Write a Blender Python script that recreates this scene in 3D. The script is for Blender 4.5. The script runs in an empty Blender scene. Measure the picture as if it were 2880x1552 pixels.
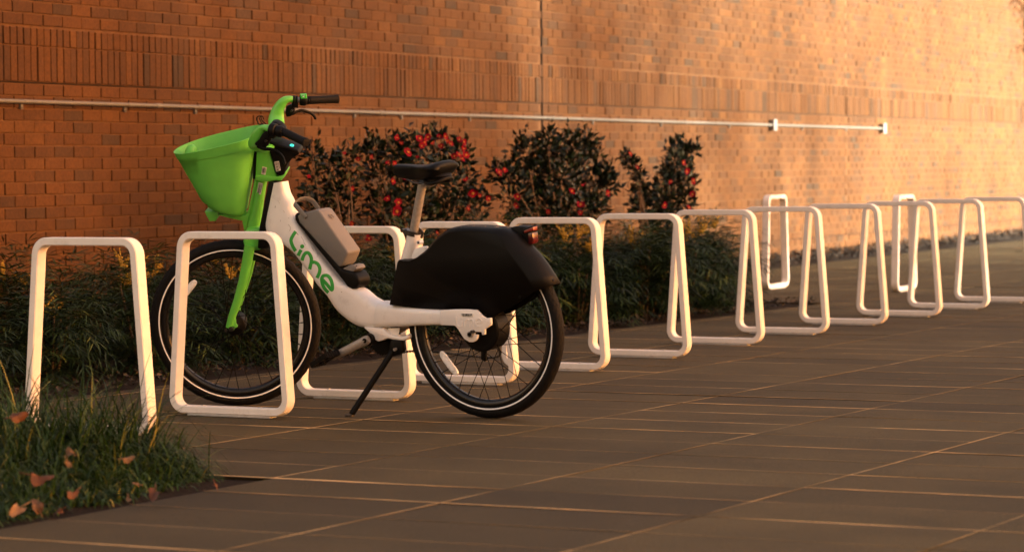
import bpy, bmesh, math, random
import numpy as np
from mathutils import Vector, Matrix
from mathutils.bvhtree import BVHTree
R = math.radians
rng = np.random.default_rng(7)
random.seed(7)
sc = bpy.context.scene
COL = sc.collection

# ------------------------------------------------------------------ camera
IW, IH = 2880, 1552                       # frame of the photograph
FPX, PITCH, ROLL, YAW, HC = 8290.0, .03764, .00899, .4808, .957
cam_d = bpy.data.cameras.new("camera")
cam = bpy.data.objects.new("camera", cam_d); COL.objects.link(cam)
fw = Vector((-math.sin(YAW)*math.cos(PITCH), math.cos(YAW)*math.cos(PITCH), -math.sin(PITCH)))
rt0 = Vector((math.cos(YAW), math.sin(YAW), 0)); up0 = rt0.cross(fw)
crt = math.cos(ROLL)*rt0 - math.sin(ROLL)*up0
cup = math.sin(ROLL)*rt0 + math.cos(ROLL)*up0
CAM = Vector((0, 0, HC))
cam.matrix_world = Matrix((( crt.x, cup.x, -fw.x, CAM.x), (crt.y, cup.y, -fw.y, CAM.y), (crt.z, cup.z, -fw.z, CAM.z), (0, 0, 0, 1)))
cam_d.sensor_width = 36; cam_d.lens = FPX/IW*36
cam_d.clip_start = .1; cam_d.clip_end = 3000
cam_d.dof.use_dof = True; cam_d.dof.focus_distance = 11.9; cam_d.dof.aperture_fstop = 4.6
sc.camera = cam
# ------------------------------------------------------------------ world and sun
SUN_AZ, SUN_EL = R(12), R(8)              # azimuth from +X towards +Y
SUN = Vector((math.cos(SUN_EL)*math.cos(SUN_AZ), math.cos(SUN_EL)*math.sin(SUN_AZ), math.sin(SUN_EL)))
w = bpy.data.worlds.new("World"); sc.world = w; w.use_nodes = True
nt = w.node_tree; nt.nodes.clear()
sky = nt.nodes.new('ShaderNodeTexSky'); sky.sky_type = 'NISHITA'; sky.sun_disc = False
sky.sun_elevation = SUN_EL; sky.sun_rotation = R(90) - SUN_AZ
sky.air_density = 1.6; sky.dust_density = 4.0; sky.ozone_density = .6
mul = nt.nodes.new('ShaderNodeMix'); mul.data_type = 'RGBA'; mul.blend_type = 'MULTIPLY'; mul.inputs[0].default_value = 1
mul.inputs[7].default_value = (1.0, .71, .70, 1)
bg = nt.nodes.new('ShaderNodeBackground'); bg.inputs[1].default_value = .070
wo = nt.nodes.new('ShaderNodeOutputWorld')
nt.links.new(sky.outputs[0], mul.inputs[6]); nt.links.new(mul.outputs[2], bg.inputs[0]); nt.links.new(bg.outputs[0], wo.inputs[0])
sun_d = bpy.data.lights.new("sun", 'SUN'); sun_d.energy = 5.0; sun_d.angle = R(.53); sun_d.color = (1.0, .98, .82)
sun = bpy.data.objects.new("sun", sun_d); COL.objects.link(sun); sun.rotation_euler = SUN.to_track_quat('Z', 'Y').to_euler()
vs = sc.view_settings; vs.view_transform = 'Standard'; vs.look = 'None'; vs.gamma = 1; vs.exposure = 3.4

# ------------------------------------------------------------------ helpers
def mat(name, col, rough=.5, metal=0., var=.12, scale=30., bump=0., bscale=200., spec=.5, attr=None, coat=0., trans=0., grime=0., stain=0.):
    m = bpy.data.materials.new(name); m.use_nodes = True
    n = m.node_tree.nodes; l = m.node_tree.links; b = n['Principled BSDF']
    b.inputs['Roughness'].default_value = rough; b.inputs['Metallic'].default_value = metal
    b.inputs['Specular IOR Level'].default_value = spec
    if coat: b.inputs['Coat Weight'].default_value = coat; b.inputs['Coat Roughness'].default_value = .12
    tc = n.new('ShaderNodeTexCoord')
    no = n.new('ShaderNodeTexNoise'); no.inputs['Scale'].default_value = scale; no.inputs['Detail'].default_value = 6
    l.new(tc.outputs['Object'], no.inputs['Vector'])
    mr = n.new('ShaderNodeMapRange'); mr.inputs[1].default_value = .3; mr.inputs[2].default_value = .7
    mr.inputs[3].default_value = 1-var; mr.inputs[4].default_value = 1+var
    l.new(no.outputs[0], mr.inputs[0])
    mx = n.new('ShaderNodeMix'); mx.data_type = 'RGBA'; mx.blend_type = 'MULTIPLY'; mx.inputs[0].default_value = 1
    if attr:
        at = n.new('ShaderNodeAttribute'); at.attribute_name = 'tint'
        cr = n.new('ShaderNodeValToRGB'); cr.color_ramp.interpolation = 'LINEAR'
        e = cr.color_ramp.elements
        e[0].position = attr[0][0]; e[0].color = (*attr[0][1], 1); e[1].position = attr[-1][0]; e[1].color = (*attr[-1][1], 1)
        for p, c in attr[1:-1]:
            k = e.new(p); k.color = (*c, 1)
        l.new(at.outputs['Fac'], cr.inputs[0]); l.new(cr.outputs[0], mx.inputs[6])
    else:
        mx.inputs[6].default_value = (*col, 1)
    l.new(mr.outputs[0], mx.inputs[7])
    out = mx.outputs[2]
    if stain:
        mp = n.new('ShaderNodeMapping'); mp.inputs['Scale'].default_value = (1.1, 1.1, .28)
        s2 = n.new('ShaderNodeTexNoise'); s2.inputs['Scale'].default_value = 1.6; s2.inputs['Detail'].default_value = 7; s2.inputs['Roughness'].default_value = .65
        l.new(tc.outputs['Object'], mp.inputs[0]); l.new(mp.outputs[0], s2.inputs['Vector'])
        r2 = n.new('ShaderNodeMapRange'); r2.inputs[1].default_value = .32; r2.inputs[2].default_value = .68; r2.inputs[3].default_value = 1-stain; r2.inputs[4].default_value = 1+stain*.7
        m2 = n.new('ShaderNodeMix'); m2.data_type = 'RGBA'; m2.blend_type = 'MULTIPLY'; m2.inputs[0].default_value = 1
        l.new(s2.outputs[0], r2.inputs[0]); l.new(out, m2.inputs[6]); l.new(r2.outputs[0], m2.inputs[7]); out = m2.outputs[2]
    if grime:
        g = n.new('ShaderNodeTexNoise'); g.inputs['Scale'].default_value = 17; g.inputs['Detail'].default_value = 9; g.inputs['Roughness'].default_value = .72
        l.new(tc.outputs['Object'], g.inputs['Vector'])
        gr = n.new('ShaderNodeMapRange'); gr.inputs[1].default_value = .56; gr.inputs[2].default_value = .72; gr.inputs[3].default_value = 0; gr.inputs[4].default_value = grime
        l.new(g.outputs[0], gr.inputs[0])
        gm = n.new('ShaderNodeMix'); gm.data_type = 'RGBA'; gm.inputs[7].default_value = (.16, .11, .075, 1)
        l.new(gr.outputs[0], gm.inputs[0]); l.new(out, gm.inputs[6]); out = gm.outputs[2]
    l.new(out, b.inputs['Base Color'])
    if bump:
        n2 = n.new('ShaderNodeTexNoise'); n2.inputs['Scale'].default_value = bscale; n2.inputs['Detail'].default_value = 4
        l.new(tc.outputs['Object'], n2.inputs['Vector'])
        bp = n.new('ShaderNodeBump'); bp.inputs['Strength'].default_value = bump; bp.inputs['Distance'].default_value = .004
        l.new(n2.outputs[0], bp.inputs['Height']); l.new(bp.outputs[0], b.inputs['Normal'])
    if trans:
        b.inputs['Subsurface Weight'].default_value = 0
        ts = n.new('ShaderNodeBsdfTranslucent'); l.new(out, ts.inputs[0])
        ms = n.new('ShaderNodeMixShader'); ms.inputs[0].default_value = trans
        o = n['Material Output']; l.new(b.outputs[0], ms.inputs[1]); l.new(ts.outputs[0], ms.inputs[2]); l.new(ms.outputs[0], o.inputs[0])
    return m
def emit(name, col, s):
    m = bpy.data.materials.new(name); m.use_nodes = True; b = m.node_tree.nodes['Principled BSDF']
    b.inputs['Base Color'].default_value = (*col, 1); b.inputs['Emission Color'].default_value = (*col, 1); b.inputs['Emission Strength'].default_value = s
    return m
BASE = {}
def V3(a): return np.array([tuple(p) for p in a], float).reshape(-1, 3)
class MB:
    def __init__(s): s.v = []; s.f = []; s.m = []
    def add(s, verts, faces, mi=0):
        o = len(s.v); s.v += [tuple(p) for p in verts]; s.f += [tuple(i+o for i in f) for f in faces]; s.m += [mi]*len(faces); return s
    def build(s, name, m, parent=None, smooth=True, sharp=35, bevel=0, bseg=2, origin=None, tint=None, solid=0, recalc=True):
        me = bpy.data.meshes.new(name)
        if parent is not None: o0 = BASE[parent.name]
        elif origin is not None: o0 = Vector(origin)
        else:
            a = np.array(s.v); o0 = Vector(((a[:, 0].min()+a[:, 0].max())/2, (a[:, 1].min()+a[:, 1].max())/2, a[:, 2].min()))
        v = np.array(s.v) - np.array(o0)
        me.from_pydata(v.tolist(), [], s.f)
        for mm in (m if isinstance(m, (list, tuple)) else [m]): me.materials.append(mm)
        if isinstance(m, (list, tuple)): me.polygons.foreach_set('material_index', s.m)
        if tint is not None:
            at = me.attributes.new('tint', 'FLOAT', 'FACE'); at.data.foreach_set('value', np.asarray(tint, float))
        if recalc or bevel:
            bm = bmesh.new(); bm.from_mesh(me)
            if recalc:
                bmesh.ops.remove_doubles(bm, verts=bm.verts, dist=1e-6); bmesh.ops.recalc_face_normals(bm, faces=bm.faces)
            if bevel:
                ed = [e for e in bm.edges if len(e.link_faces) == 2 and e.calc_face_angle(0) > R(28)]
                bmesh.ops.bevel(bm, geom=ed, offset=bevel, segments=bseg, profile=.5, affect='EDGES', clamp_overlap=True)
            bm.to_mesh(me); bm.free()
        if smooth:
            me.polygons.foreach_set('use_smooth', [True]*len(me.polygons)); me.set_sharp_from_angle(angle=R(sharp))
        me.update()
        o = bpy.data.objects.new(name, me); COL.objects.link(o)
        if parent is not None: o.parent = parent; BASE[o.name] = o0
        else: o.location = o0; BASE[o.name] = o0
        if solid:
            md = o.modifiers.new('solid', 'SOLIDIFY'); md.thickness = solid; md.offset = -1
        return o
def tag(o, label=None, cat=None, group=None, kind=None):
    if label: o['label'] = label
    if cat: o['category'] = cat
    if group: o['group'] = group
    if kind: o['kind'] = kind
    return o
def thing(name, label, cat, loc, group=None, rz=0):
    o = bpy.data.objects.new(name, None); COL.objects.link(o); o.location = loc; o.rotation_euler.z = rz; o.empty_display_size = .1
    BASE[o.name] = Vector(loc); return tag(o, label, cat, group)
def copy_tree(o, parent=None):
    c = o.copy(); COL.objects.link(c)
    if parent: c.parent = parent
    for ch in list(o.children): copy_tree(ch, c)
    return c
def box(mb, c, sx, sy, sz, ax=None, mi=0):
    c = Vector(c); X, Y, Z = ax if ax else (Vector((1, 0, 0)), Vector((0, 1, 0)), Vector((0, 0, 1)))
    vs_ = [c + X*(i*sx/2) + Y*(j*sy/2) + Z*(k*sz/2) for i in (-1, 1) for j in (-1, 1) for k in (-1, 1)]
    return mb.add(vs_, [(0, 1, 3, 2), (4, 6, 7, 5), (0, 4, 5, 1), (2, 3, 7, 6), (0, 2, 6, 4), (1, 5, 7, 3)], mi)
def smooth_path(P, sub=6):
    P = [Vector(p) for p in P]; out = []
    for i in range(len(P)-1):
        p0 = P[max(i-1, 0)]; p1 = P[i]; p2 = P[i+1]; p3 = P[min(i+2, len(P)-1)]
        for k in range(sub):
            t = k/sub
            out.append(.5*((2*p1) + (p2-p0)*t + (2*p0-5*p1+4*p2-p3)*t*t + (3*p1-p0-3*p2+p3)*t**3))
    out.append(P[-1]); return out
def tube(mb, P, r, seg=10, closed=False, hint=None, mi=0, cap=True):
    P = [Vector(p) for p in P]; n = len(P)
    rr = r if isinstance(r, (list, tuple)) and len(r) == n else [r]*n
    T = []
    for i in range(n):
        a = P[(i-1) % n] if closed else P[max(i-1, 0)]; b = P[(i+1) % n] if closed else P[min(i+1, n-1)]
        T.append((b-a).normalized())
    u = hint.copy() if hint else Vector((0, 0, 1)) if abs(T[0].z) < .9 else Vector((1, 0, 0))
    rings = []
    for i in range(n):
        if hint: u = hint.copy()
        u = (u - T[i]*u.dot(T[i])).normalized(); v = T[i].cross(u)
        ra, rb = rr[i] if isinstance(rr[i], (list, tuple)) else (rr[i], rr[i])
        rings.append([P[i] + u*(ra*math.cos(2*math.pi*k/seg)) + v*(rb*math.sin(2*math.pi*k/seg)) for k in range(seg)])
    return loft(mb, rings, closed, cap, mi)
def loft(mb, rings, closed=False, cap=True, mi=0):
    n = len(rings); s = len(rings[0]); vs_ = [p for r_ in rings for p in r_]; f = []
    for i in range(n if closed else n-1):
        j = (i+1) % n
        for k in range(s): f.append((i*s+k, i*s+(k+1) % s, j*s+(k+1) % s, j*s+k))
    if cap and not closed: f.append(tuple(range(s-1, -1, -1))); f.append(tuple((n-1)*s+k for k in range(s)))
    return mb.add(vs_, f, mi)
def prism(mb, front, back, mi=0, caps=True):
    n = len(front); f = [(k, (k+1) % n, n+(k+1) % n, n+k) for k in range(n)]
    if caps: f += [tuple(range(n-1, -1, -1)), tuple(range(n, 2*n))]
    return mb.add(list(front)+list(back), f, mi)
def ball(mb, c, r, seg=10, ring=6, ax=None, mi=0):
    c = Vector(c); rx, ry, rz = r if isinstance(r, tuple) else (r, r, r)
    X, Y, Z = ax if ax else (Vector((1, 0, 0)), Vector((0, 1, 0)), Vector((0, 0, 1)))
    rings = []
    for i in range(ring+1):
        a = math.pi*i/ring; ss = max(math.sin(a), .02)
        rings.append([c + Z*(rz*math.cos(a)) + X*(rx*ss*math.cos(2*math.pi*k/seg)) + Y*(ry*ss*math.sin(2*math.pi*k/seg)) for k in range(seg)])
    return loft(mb, rings, mi=mi)
# a photograph pixel as a viewing direction: used only to read outlines off onto real planes
def ray(x, y): return fw + crt*((x-IW/2)/FPX) + cup*((IH/2-y)/FPX)
def hit(x, y, p0, n):
    d = ray(x, y); return CAM + d*((Vector(p0)-CAM).dot(n)/d.dot(n))
def gnd(x, y, z=0.): return hit(x, y, (0, 0, z), Vector((0, 0, 1)))
class Frame:                                # a leaning bicycle plane: h forward, n to the rider's left, v up
    def __init__(s, c, psi, lean):
        s.c = Vector(c); s.h = Vector((math.cos(psi), math.sin(psi), 0)); l = Vector((-math.sin(psi), math.cos(psi), 0)); u = Vector((0, 0, 1))
        s.n = math.cos(lean)*l - math.sin(lean)*u; s.v = math.cos(lean)*u + math.sin(lean)*l
    def px(s, x, y, o=0.): return hit(x, y, s.c + s.n*o, s.n)
    def P(s, L, o=0.): return [s.px(x, y, o) for x, y in L]
    def w(s, a, b, c): return s.c + s.h*a + s.n*b + s.v*c

# ------------------------------------------------------------------ materials
M_white = mat('white_powder_coat', (.775, .735, .68), .38, var=.05, scale=14, bump=.05, bscale=300, grime=.2)
M_plate = mat('galvanised_plate', (.45, .44, .42), .5, metal=.3, grime=.5)
M_framew = mat('white_frame_paint', (.80, .77, .74), .28, var=.03, scale=20, coat=.3, grime=.22)
M_green = mat('green_paint', (.125, .52, .06), .33, var=.05, coat=.25, bump=.02, bscale=300)
M_greenp = mat('green_plastic', (.118, .47, .06), .46, var=.07, scale=18, bump=.12, bscale=700, grime=.10)
M_letter = mat('green_lettering', (.03, .36, .045), .4, var=.03)
M_blackp = mat('black_plastic', (.0022, .0020, .0018), .5, var=.2, scale=25, bump=.06, bscale=600, spec=.16)
M_black = mat('black_satin', (.0022, .0022, .0022), .45, var=.1, spec=.13)
M_rubber = mat('tyre_rubber', (.0040, .0036, .0034), .7, var=.25, scale=60, bump=.35, bscale=160, spec=.18)
M_rim = mat('black_rim', (.006, .006, .006), .26, metal=.0, spec=.4)
M_reflect = mat('reflective_stripe', (.9, .9, .9), .25, var=.02, spec=.8)
M_silver = mat('battered_aluminium', (.30, .28, .26), .42, metal=.45, var=.15, scale=80, bump=.08, bscale=400)
M_batt = mat('grey_battery_shell', (.160, .149, .136), .5, metal=.0, var=.05, scale=300, bump=.05, bscale=1500)
M_red = mat('red_lens', (.06, .0018, .0018), .2, var=.05, spec=.8)
M_redb = mat('bright_red_lens', (.22, .022, .012), .3, var=.05, spec=.8)
M_lens = mat('clear_reflector', (.78, .78, .76), .12, var=.25, scale=90, spec=.9)
M_paper = mat('white_sticker', (.72, .70, .66), .5, var=.05)
M_ink = mat('black_ink', (.02, .02, .02), .5)
M_cyan = emit('cyan_light', (.03, .75, .62), .14)
M_chain = mat('oily_steel', (.07, .065, .06), .35, metal=.8)
BR = [(0, (.040, .0225, .0112)), (.14, (.048, .0240, .0105)), (.26, (.057, .0245, .0082)), (.5, (.067, .0268, .0072)), (.75, (.077, .0312, .0079)), (1, (.090, .0378, .0095))]
M_brick = mat('orange_brick', (1, 1, 1), .85, var=.22, scale=55, bump=.55, bscale=95, attr=BR, spec=.2, stain=.22)
M_mortar = mat('pink_mortar', (.098, .050, .0235), .92, var=.18, scale=20, bump=.4, bscale=150, spec=.1)
M_seal = mat('dark_joint_sealant', (.016, .010, .007), .85, spec=.1)
M_sealt = mat('tan_joint_sealant', (.098, .046, .019), .85, spec=.1)
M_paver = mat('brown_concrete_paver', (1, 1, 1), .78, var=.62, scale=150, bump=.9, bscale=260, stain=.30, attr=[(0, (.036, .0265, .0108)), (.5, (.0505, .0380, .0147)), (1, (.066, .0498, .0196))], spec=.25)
M_sand = mat('pale_jointing_sand', (.46, .315, .150), .95, var=.8, scale=2.4, spec=.1)
M_soil = mat('dark_soil', (.012, .008, .006), .95, var=.5, scale=40, bump=.9, bscale=60, spec=.1)
M_ground = mat('asphalt', (.05, .043, .036), .95, var=.2, scale=3, spec=.08)
M_pipe = mat('galvanised_pipe', (.13, .122, .105), .5, metal=.1, var=.1, scale=12)
M_box = mat('grey_junction_box', (.15, .145, .138), .5, metal=.0)
LEAFR = [(0, (.0015, .0042, .0015)), (.5, (.0030, .0088, .0026)), (1, (.008, .021, .005))]
M_cam = mat('glossy_camellia_leaf', (1, 1, 1), .42, var=.15, attr=LEAFR, spec=.25)
M_mah = mat('mahonia_leaf', (1, 1, 1), .5, var=.15, attr=[(0, (.0035, .0085, .0018)), (.6, (.0088, .0260, .0036)), (.93, (.034, .060, .009)), (1, (.10, .125, .018))], trans=.12, spec=.25)
M_grass = mat('grass_blade', (1, 1, 1), .5, var=.15, attr=[(0, (.007, .018, .003)), (.6, (.021, .053, .0065)), (.93, (.055, .098, .012)), (1, (.26, .22, .045))], trans=.15, spec=.25)
M_stem = mat('brown_twig', (.10, .062, .038), .8)
M_petal = mat('red_petal', (.165, .0014, .011), .65, var=.35, trans=.15, spec=.08)
M_stamen = mat('yellow_stamen', (.36, .155, .012), .7)
M_yflow = mat('yellow_flower', (.40, .25, .018), .6, var=.3, trans=.2)
M_dry = mat('dry_leaf', (1, 1, 1), .7, var=.3, scale=60, attr=[(0, (.065, .018, .004)), (.4, (.095, .029, .006)), (.7, (.11, .05, .013)), (1, (.20, .115, .06))], trans=.1)
M_chip = mat('bark_chips', (1, 1, 1), .85, var=.3, attr=[(0, (.008, .0055, .004)), (.6, (.022, .014, .008)), (.9, (.055, .032, .016)), (1, (.16, .095, .045))])
M_bark = mat('grey_bark', (.030, .021, .014), .9, var=.3, spec=.1)
M_ylf = mat('yellow_green_leaf', (1, 1, 1), .5, attr=[(0, (.20, .17, .03)), (1, (.42, .31, .07))], trans=.4)
M_far = mat('shade_belt_foliage', (.03, .035, .015), .8)

# ------------------------------------------------------------------ ground, pavement, beds
g = MB(); g.add([(-400, -400, -.16), (400, -400, -.16), (400, 400, -.16), (-400, 400, -.16)], [(0, 1, 2, 3)])
tag(g.build('ground', M_ground, smooth=False, origin=(0, 0, -.16), recalc=False), kind='structure')
WA = .0768; WD = Vector((-math.sin(WA), math.cos(WA), 0)); WN = Vector((math.cos(WA), math.sin(WA), 0)); W0 = Vector((-9.80, 12.9, 0))
def wx(y): return W0.x - math.tan(WA)*(y - W0.y)
def in_bed(x, y):
    if y < 18.94 and x < -7.37: return True
    if y < 7.69 and x < -4.86: return True
    return x < wx(y) + .50
pv = MB(); tint = []; sd = MB()
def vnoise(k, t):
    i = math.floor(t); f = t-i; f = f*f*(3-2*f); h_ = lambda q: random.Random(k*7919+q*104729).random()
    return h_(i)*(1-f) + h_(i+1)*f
PX0, PY0, PW, PL, GAP = -4.845, 7.300, .8, .3832, .0075
for i in range(-12, 9):
    for j in range(-16, 125):
        x0 = PX0 + i*PW; y0 = PY0 + j*PL; x1 = x0+PW; y1 = y0+PL; cx, cy = (x0+x1)/2, (y0+y1)/2
        if x0 > 2 or y0 > 52: continue
        xs0 = x0
        # clip the paver against the planted beds
        if y1 <= 18.95 and x1 > -7.37 > x0: xs0 = -7.37
        elif y1 <= 18.95 and x1 <= -7.36: continue
        if y1 <= 7.69 and x1 <= -4.84: continue
        if y0 > 18.9 and wx(cy)+.5 > x0:
            xs0 = wx(cy)+.5
            if x1 - xs0 < .05: continue
        h = [random.gauss(0, .0007) for _ in range(3)]; q = GAP/2
        zz = lambda x, y: h[0] + h[1]*(x-cx)/.4*.8 + h[2]*(y-cy)/.2*.8
        a, b, c, d = (xs0+q, y0+q), (x1-q, y0+q), (x1-q, y1-q), (xs0+q, y1-q); e = .003
        top = [(a[0]+e, a[1]+e), (b[0]-e, b[1]+e), (c[0]-e, c[1]-e), (d[0]+e, d[1]-e)]
        vs_ = [(*p, zz(*p)) for p in top] + [(*p, zz(*p)-.003) for p in (a, b, c, d)] + [(*p, -.05) for p in (a, b, c, d)]
        fs = [(0, 1, 2, 3)] + [(k, 4+k, 4+(k+1) % 4, (k+1) % 4) for k in range(4)] + [(4+k, 8+k, 8+(k+1) % 4, 4+(k+1) % 4) for k in range(4)]
        pv.add(vs_, fs); tint += [min(1, max(0, random.gauss(.5, .13) + (vnoise(900+i//2, j*.8)-.5)*.75))]*len(fs)  # row-to-row tint bands paint soft shadow streaks into the paving
        # sand in the joint on two sides of this paver, filled to a different level in each joint
        for (p, r_) in (((xs0, y0), (x1, y0)), ((x0, y0), (x0, y1))):
            if r_[0] == p[0] and xs0 != x0: continue
            row = r_[0] == p[0]
            nz = vnoise(i if row else 500+j, (j if row else i)*(.22 if row else .55)); nz = max(0, (nz-.40)/.60)
            if row and i in (-1, 0, 1, 2, 3): nz = max(nz, .16)
            if not row and j in (0, -1, 6, 17, 34): nz = max(nz, .55 if j == 0 and -1 < i < 5 else .0)
            near = np.interp(y0, [6, 12, 25], [1, .8, 1.0])
            if row and y0 < 7.6 and x0 < -4.8: continue
            q = (.0012 + .0030*nz if row else .0013 + .0095*nz**1.5)*near; lv = .0012
            if r_[0] == p[0]: qv = [(p[0]-q, p[1], lv), (p[0]+q, p[1], lv), (p[0]+q, r_[1], lv), (p[0]-q, r_[1], lv)]
            else: qv = [(p[0], p[1]-q, lv), (r_[0], p[1]-q, lv), (r_[0], p[1]+q, lv), (p[0], p[1]+q, lv)]
            sd.add(qv, [(0, 1, 2, 3)])
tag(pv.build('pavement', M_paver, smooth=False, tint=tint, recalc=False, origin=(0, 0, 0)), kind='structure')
tag(sd.build('joint_sand', M_sand, smooth=False, recalc=False, origin=(0, 0, 0)), kind='stuff')
def bumpy(name, x0, x1, y0, y1, z, amp, m, step=.07, fx=None):
    nx = max(2, int((x1-x0)/step)); ny = max(2, int((y1-y0)/step)); mb = MB(); vs_ = []
    for j in range(ny+1):
        for i in range(nx+1):
            y = y0+(y1-y0)*j/ny; lo, hi = fx(y) if fx else (x0, x1); x = lo+(hi-lo)*i/nx
            ed = min(i, nx-i, j, ny-j) > 0
            vs_.append((x, y, z + (random.uniform(0, amp) if ed else 0)))
    mb.add(vs_, [(j*(nx+1)+i, j*(nx+1)+i+1, (j+1)*(nx+1)+i+1, (j+1)*(nx+1)+i) for j in range(ny) for i in range(nx)])
    return tag(mb.build(name, m, recalc=False, sharp=180), kind='structure')
bumpy('planting_bed', 0, 0, 5, 18.93, -.015, .04, M_soil, .09, fx=lambda y: (min(wx(y)-.05, -9.2), -7.375))
bumpy('grass_bed', -9, -4.865, 4.2, 7.685, -.01, .02, M_soil, .09)
bumpy('mulch_strip', 0, .5, 18.9, 60, .0, .05, M_soil, .12, fx=lambda y: (wx(y)-.03, wx(y)+.5))

# ------------------------------------------------------------------ brick wall
wall = thing('brick_wall', 'long orange brick wall with a projecting band of upright bricks', 'wall', W0)
def wp(s, z, o=0.): return W0 + WD*s + WN*o + Vector((0, 0, z))
S0, S1 = -4.5, 56.0
EXP = [(-.61, 0), (7.552, 0), (15.71, 1), (23.87, 1), (32.0, 1), (40.2, 1)]
def bricks(name, rows, bl, off=0., depth=.007):
    mb = MB(); tn = []
    for r_, (za, zb, sh) in enumerate(rows):
        s = S0 + sh - bl
        drift = random.uniform(-.004, .004)
        while s < S1:
            a = s+.0045+random.uniform(-.0012, .0012); b = s+bl-.0045+random.uniform(-.0012, .0012); s += bl
            for ex, _ in EXP:
                if a < ex+.008 and b > ex-.008:
                    if ex-a > b-ex: b = ex-.0085
                    else: a = ex+.0085
            if b-a < .015: continue
            jz = [random.uniform(-.0016, .0016) for _ in range(4)]; o = off + random.gauss(0, .0013); tl = random.gauss(0, .0012)
            z0, z1 = za+.0045+drift*.3, zb-.0045+drift*.3; e = .0022
            P = [wp(a+e, z0+e+jz[0], o-tl), wp(b-e, z0+e+jz[1], o+tl), wp(b-e, z1-e+jz[2], o+tl), wp(a+e, z1-e+jz[3], o-tl)]
            Q = [wp(a, z0+jz[0], o-tl-.002), wp(b, z0+jz[1], o+tl-.002), wp(b, z1+jz[2], o+tl-.002), wp(a, z1+jz[3], o-tl-.002)]
            Z = [wp(a, z0+jz[0], off-.03), wp(b, z0+jz[1], off-.03), wp(b, z1+jz[2], off-.03), wp(a, z1+jz[3], off-.03)]
            f = [(0, 1, 2, 3)] + [(4+k, 4+(k+1) % 4, (k+1) % 4, k) for k in range(4)] + [(8+k, 8+(k+1) % 4, 4+(k+1) % 4, 4+k) for k in range(4)]
            mb.add(P+Q+Z, f)
            t = random.random(); t = random.uniform(0, .24) if t < .085 else min(1, max(.24, random.gauss(.5, .17)))
            tn += [t]*len(f)
    return mb.build(name, M_brick, wall, smooth=False, tint=tn, recalc=False)
CH = .0677
zb = 1.425
low = [(zb-CH*(k+1), zb-CH*k, (.1015 if k % 2 else 0)) for k in range(22)]
bricks('lower_courses', low, .203)
bricks('upright_brick_band', [(1.435, 1.632, .0), (1.632, 1.735, .0)], .0677, off=.004)
zt = 1.742
bricks('upper_courses', [(zt+CH*k, zt+CH*(k+1), (.1015 if k % 2 else 0)) for k in range(36)], .203)
mm = MB()
def slab(mb, s0, s1, z0, z1, o0, o1, mi=0):
    v = [wp(s, z, o) for s in (s0, s1) for z in (z0, z1) for o in (o0, o1)]
    return mb.add(v, [(0, 1, 3, 2), (4, 6, 7, 5), (0, 4, 5, 1), (2, 3, 7, 6), (0, 2, 6, 4), (1, 5, 7, 3)], mi)
slab(mm, S0, S1, -.1, 4.2, -.30, -.0075)
mm.build('mortar', M_mortar, wall, smooth=False)
mm = MB()
for ex, k in EXP:
    if not k: slab(mm, ex-.008, ex+.008, .0, 4.18, -.02, .0055)
slab(mm, S0, S1, 1.4265, 1.4345, -.02, -.003); slab(mm, S0, S1, .2045, .2135, -.02, .0005)
mm.build('dark_joint', M_seal, wall, smooth=False)
mm = MB()
for ex, k in EXP:
    if k: slab(mm, ex-.006, ex+.006, .0, 4.18, -.02, -.001)
mm.build('tan_joint', M_sealt, wall, smooth=False)
# conduit with its couplings and straps, two junction boxes
con = thing('conduit', 'thin metal conduit pipe clipped along the brick wall', 'pipe', wp(6, 1.32, .0))
cz = lambda s: 1.325 - .0009*s
mb = MB(); tube(mb, [wp(s, cz(s), .03) for s in (S0, 0, 4, 8, 12, 16.97)], .0115, 12); mb.build('pipe', M_pipe, con)
for s in (1.573, 4.6, 7.7, 10.75):
    mb = MB(); tube(mb, [wp(s-.03, cz(s), .03), wp(s+.03, cz(s), .03)], .0145, 12); mb.build('coupling', M_pipe, con)
for s in (.13, 1.23, 2.06, 4.24, 4.98, 6.15, 8.6, 10.2, 12.0, 14.2, 15.7):
    mb = MB(); tube(mb, [wp(s-.011, cz(s), .03), wp(s+.011, cz(s), .03)], .0132, 12)
    slab(mb, s-.011, s+.011, cz(s)-.042, cz(s)-.012, 0, .012); ball(mb, wp(s, cz(s)-.034, .013), .006, 8, 4)
    mb.build('strap', M_pipe, con)
for s, lab in ((13.22, 'grey metal junction box in the middle of the wall conduit'), (16.99, 'grey metal junction box at the far end of the wall conduit')):
    z = cz(s); t = thing('junction_box', lab, 'junction box', wp(s, z-.06, 0), 'junction boxes on the wall conduit')
    mb = MB(); slab(mb, s-.046, s+.046, z-.050, z+.050, .0, .052); mb.build('box_body', M_box, t, bevel=.004)
    mb = MB(); slab(mb, s-.050, s+.050, z-.054, z+.054, .0525, .056); mb.build('cover_plate', M_box, t, bevel=.002)

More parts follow.
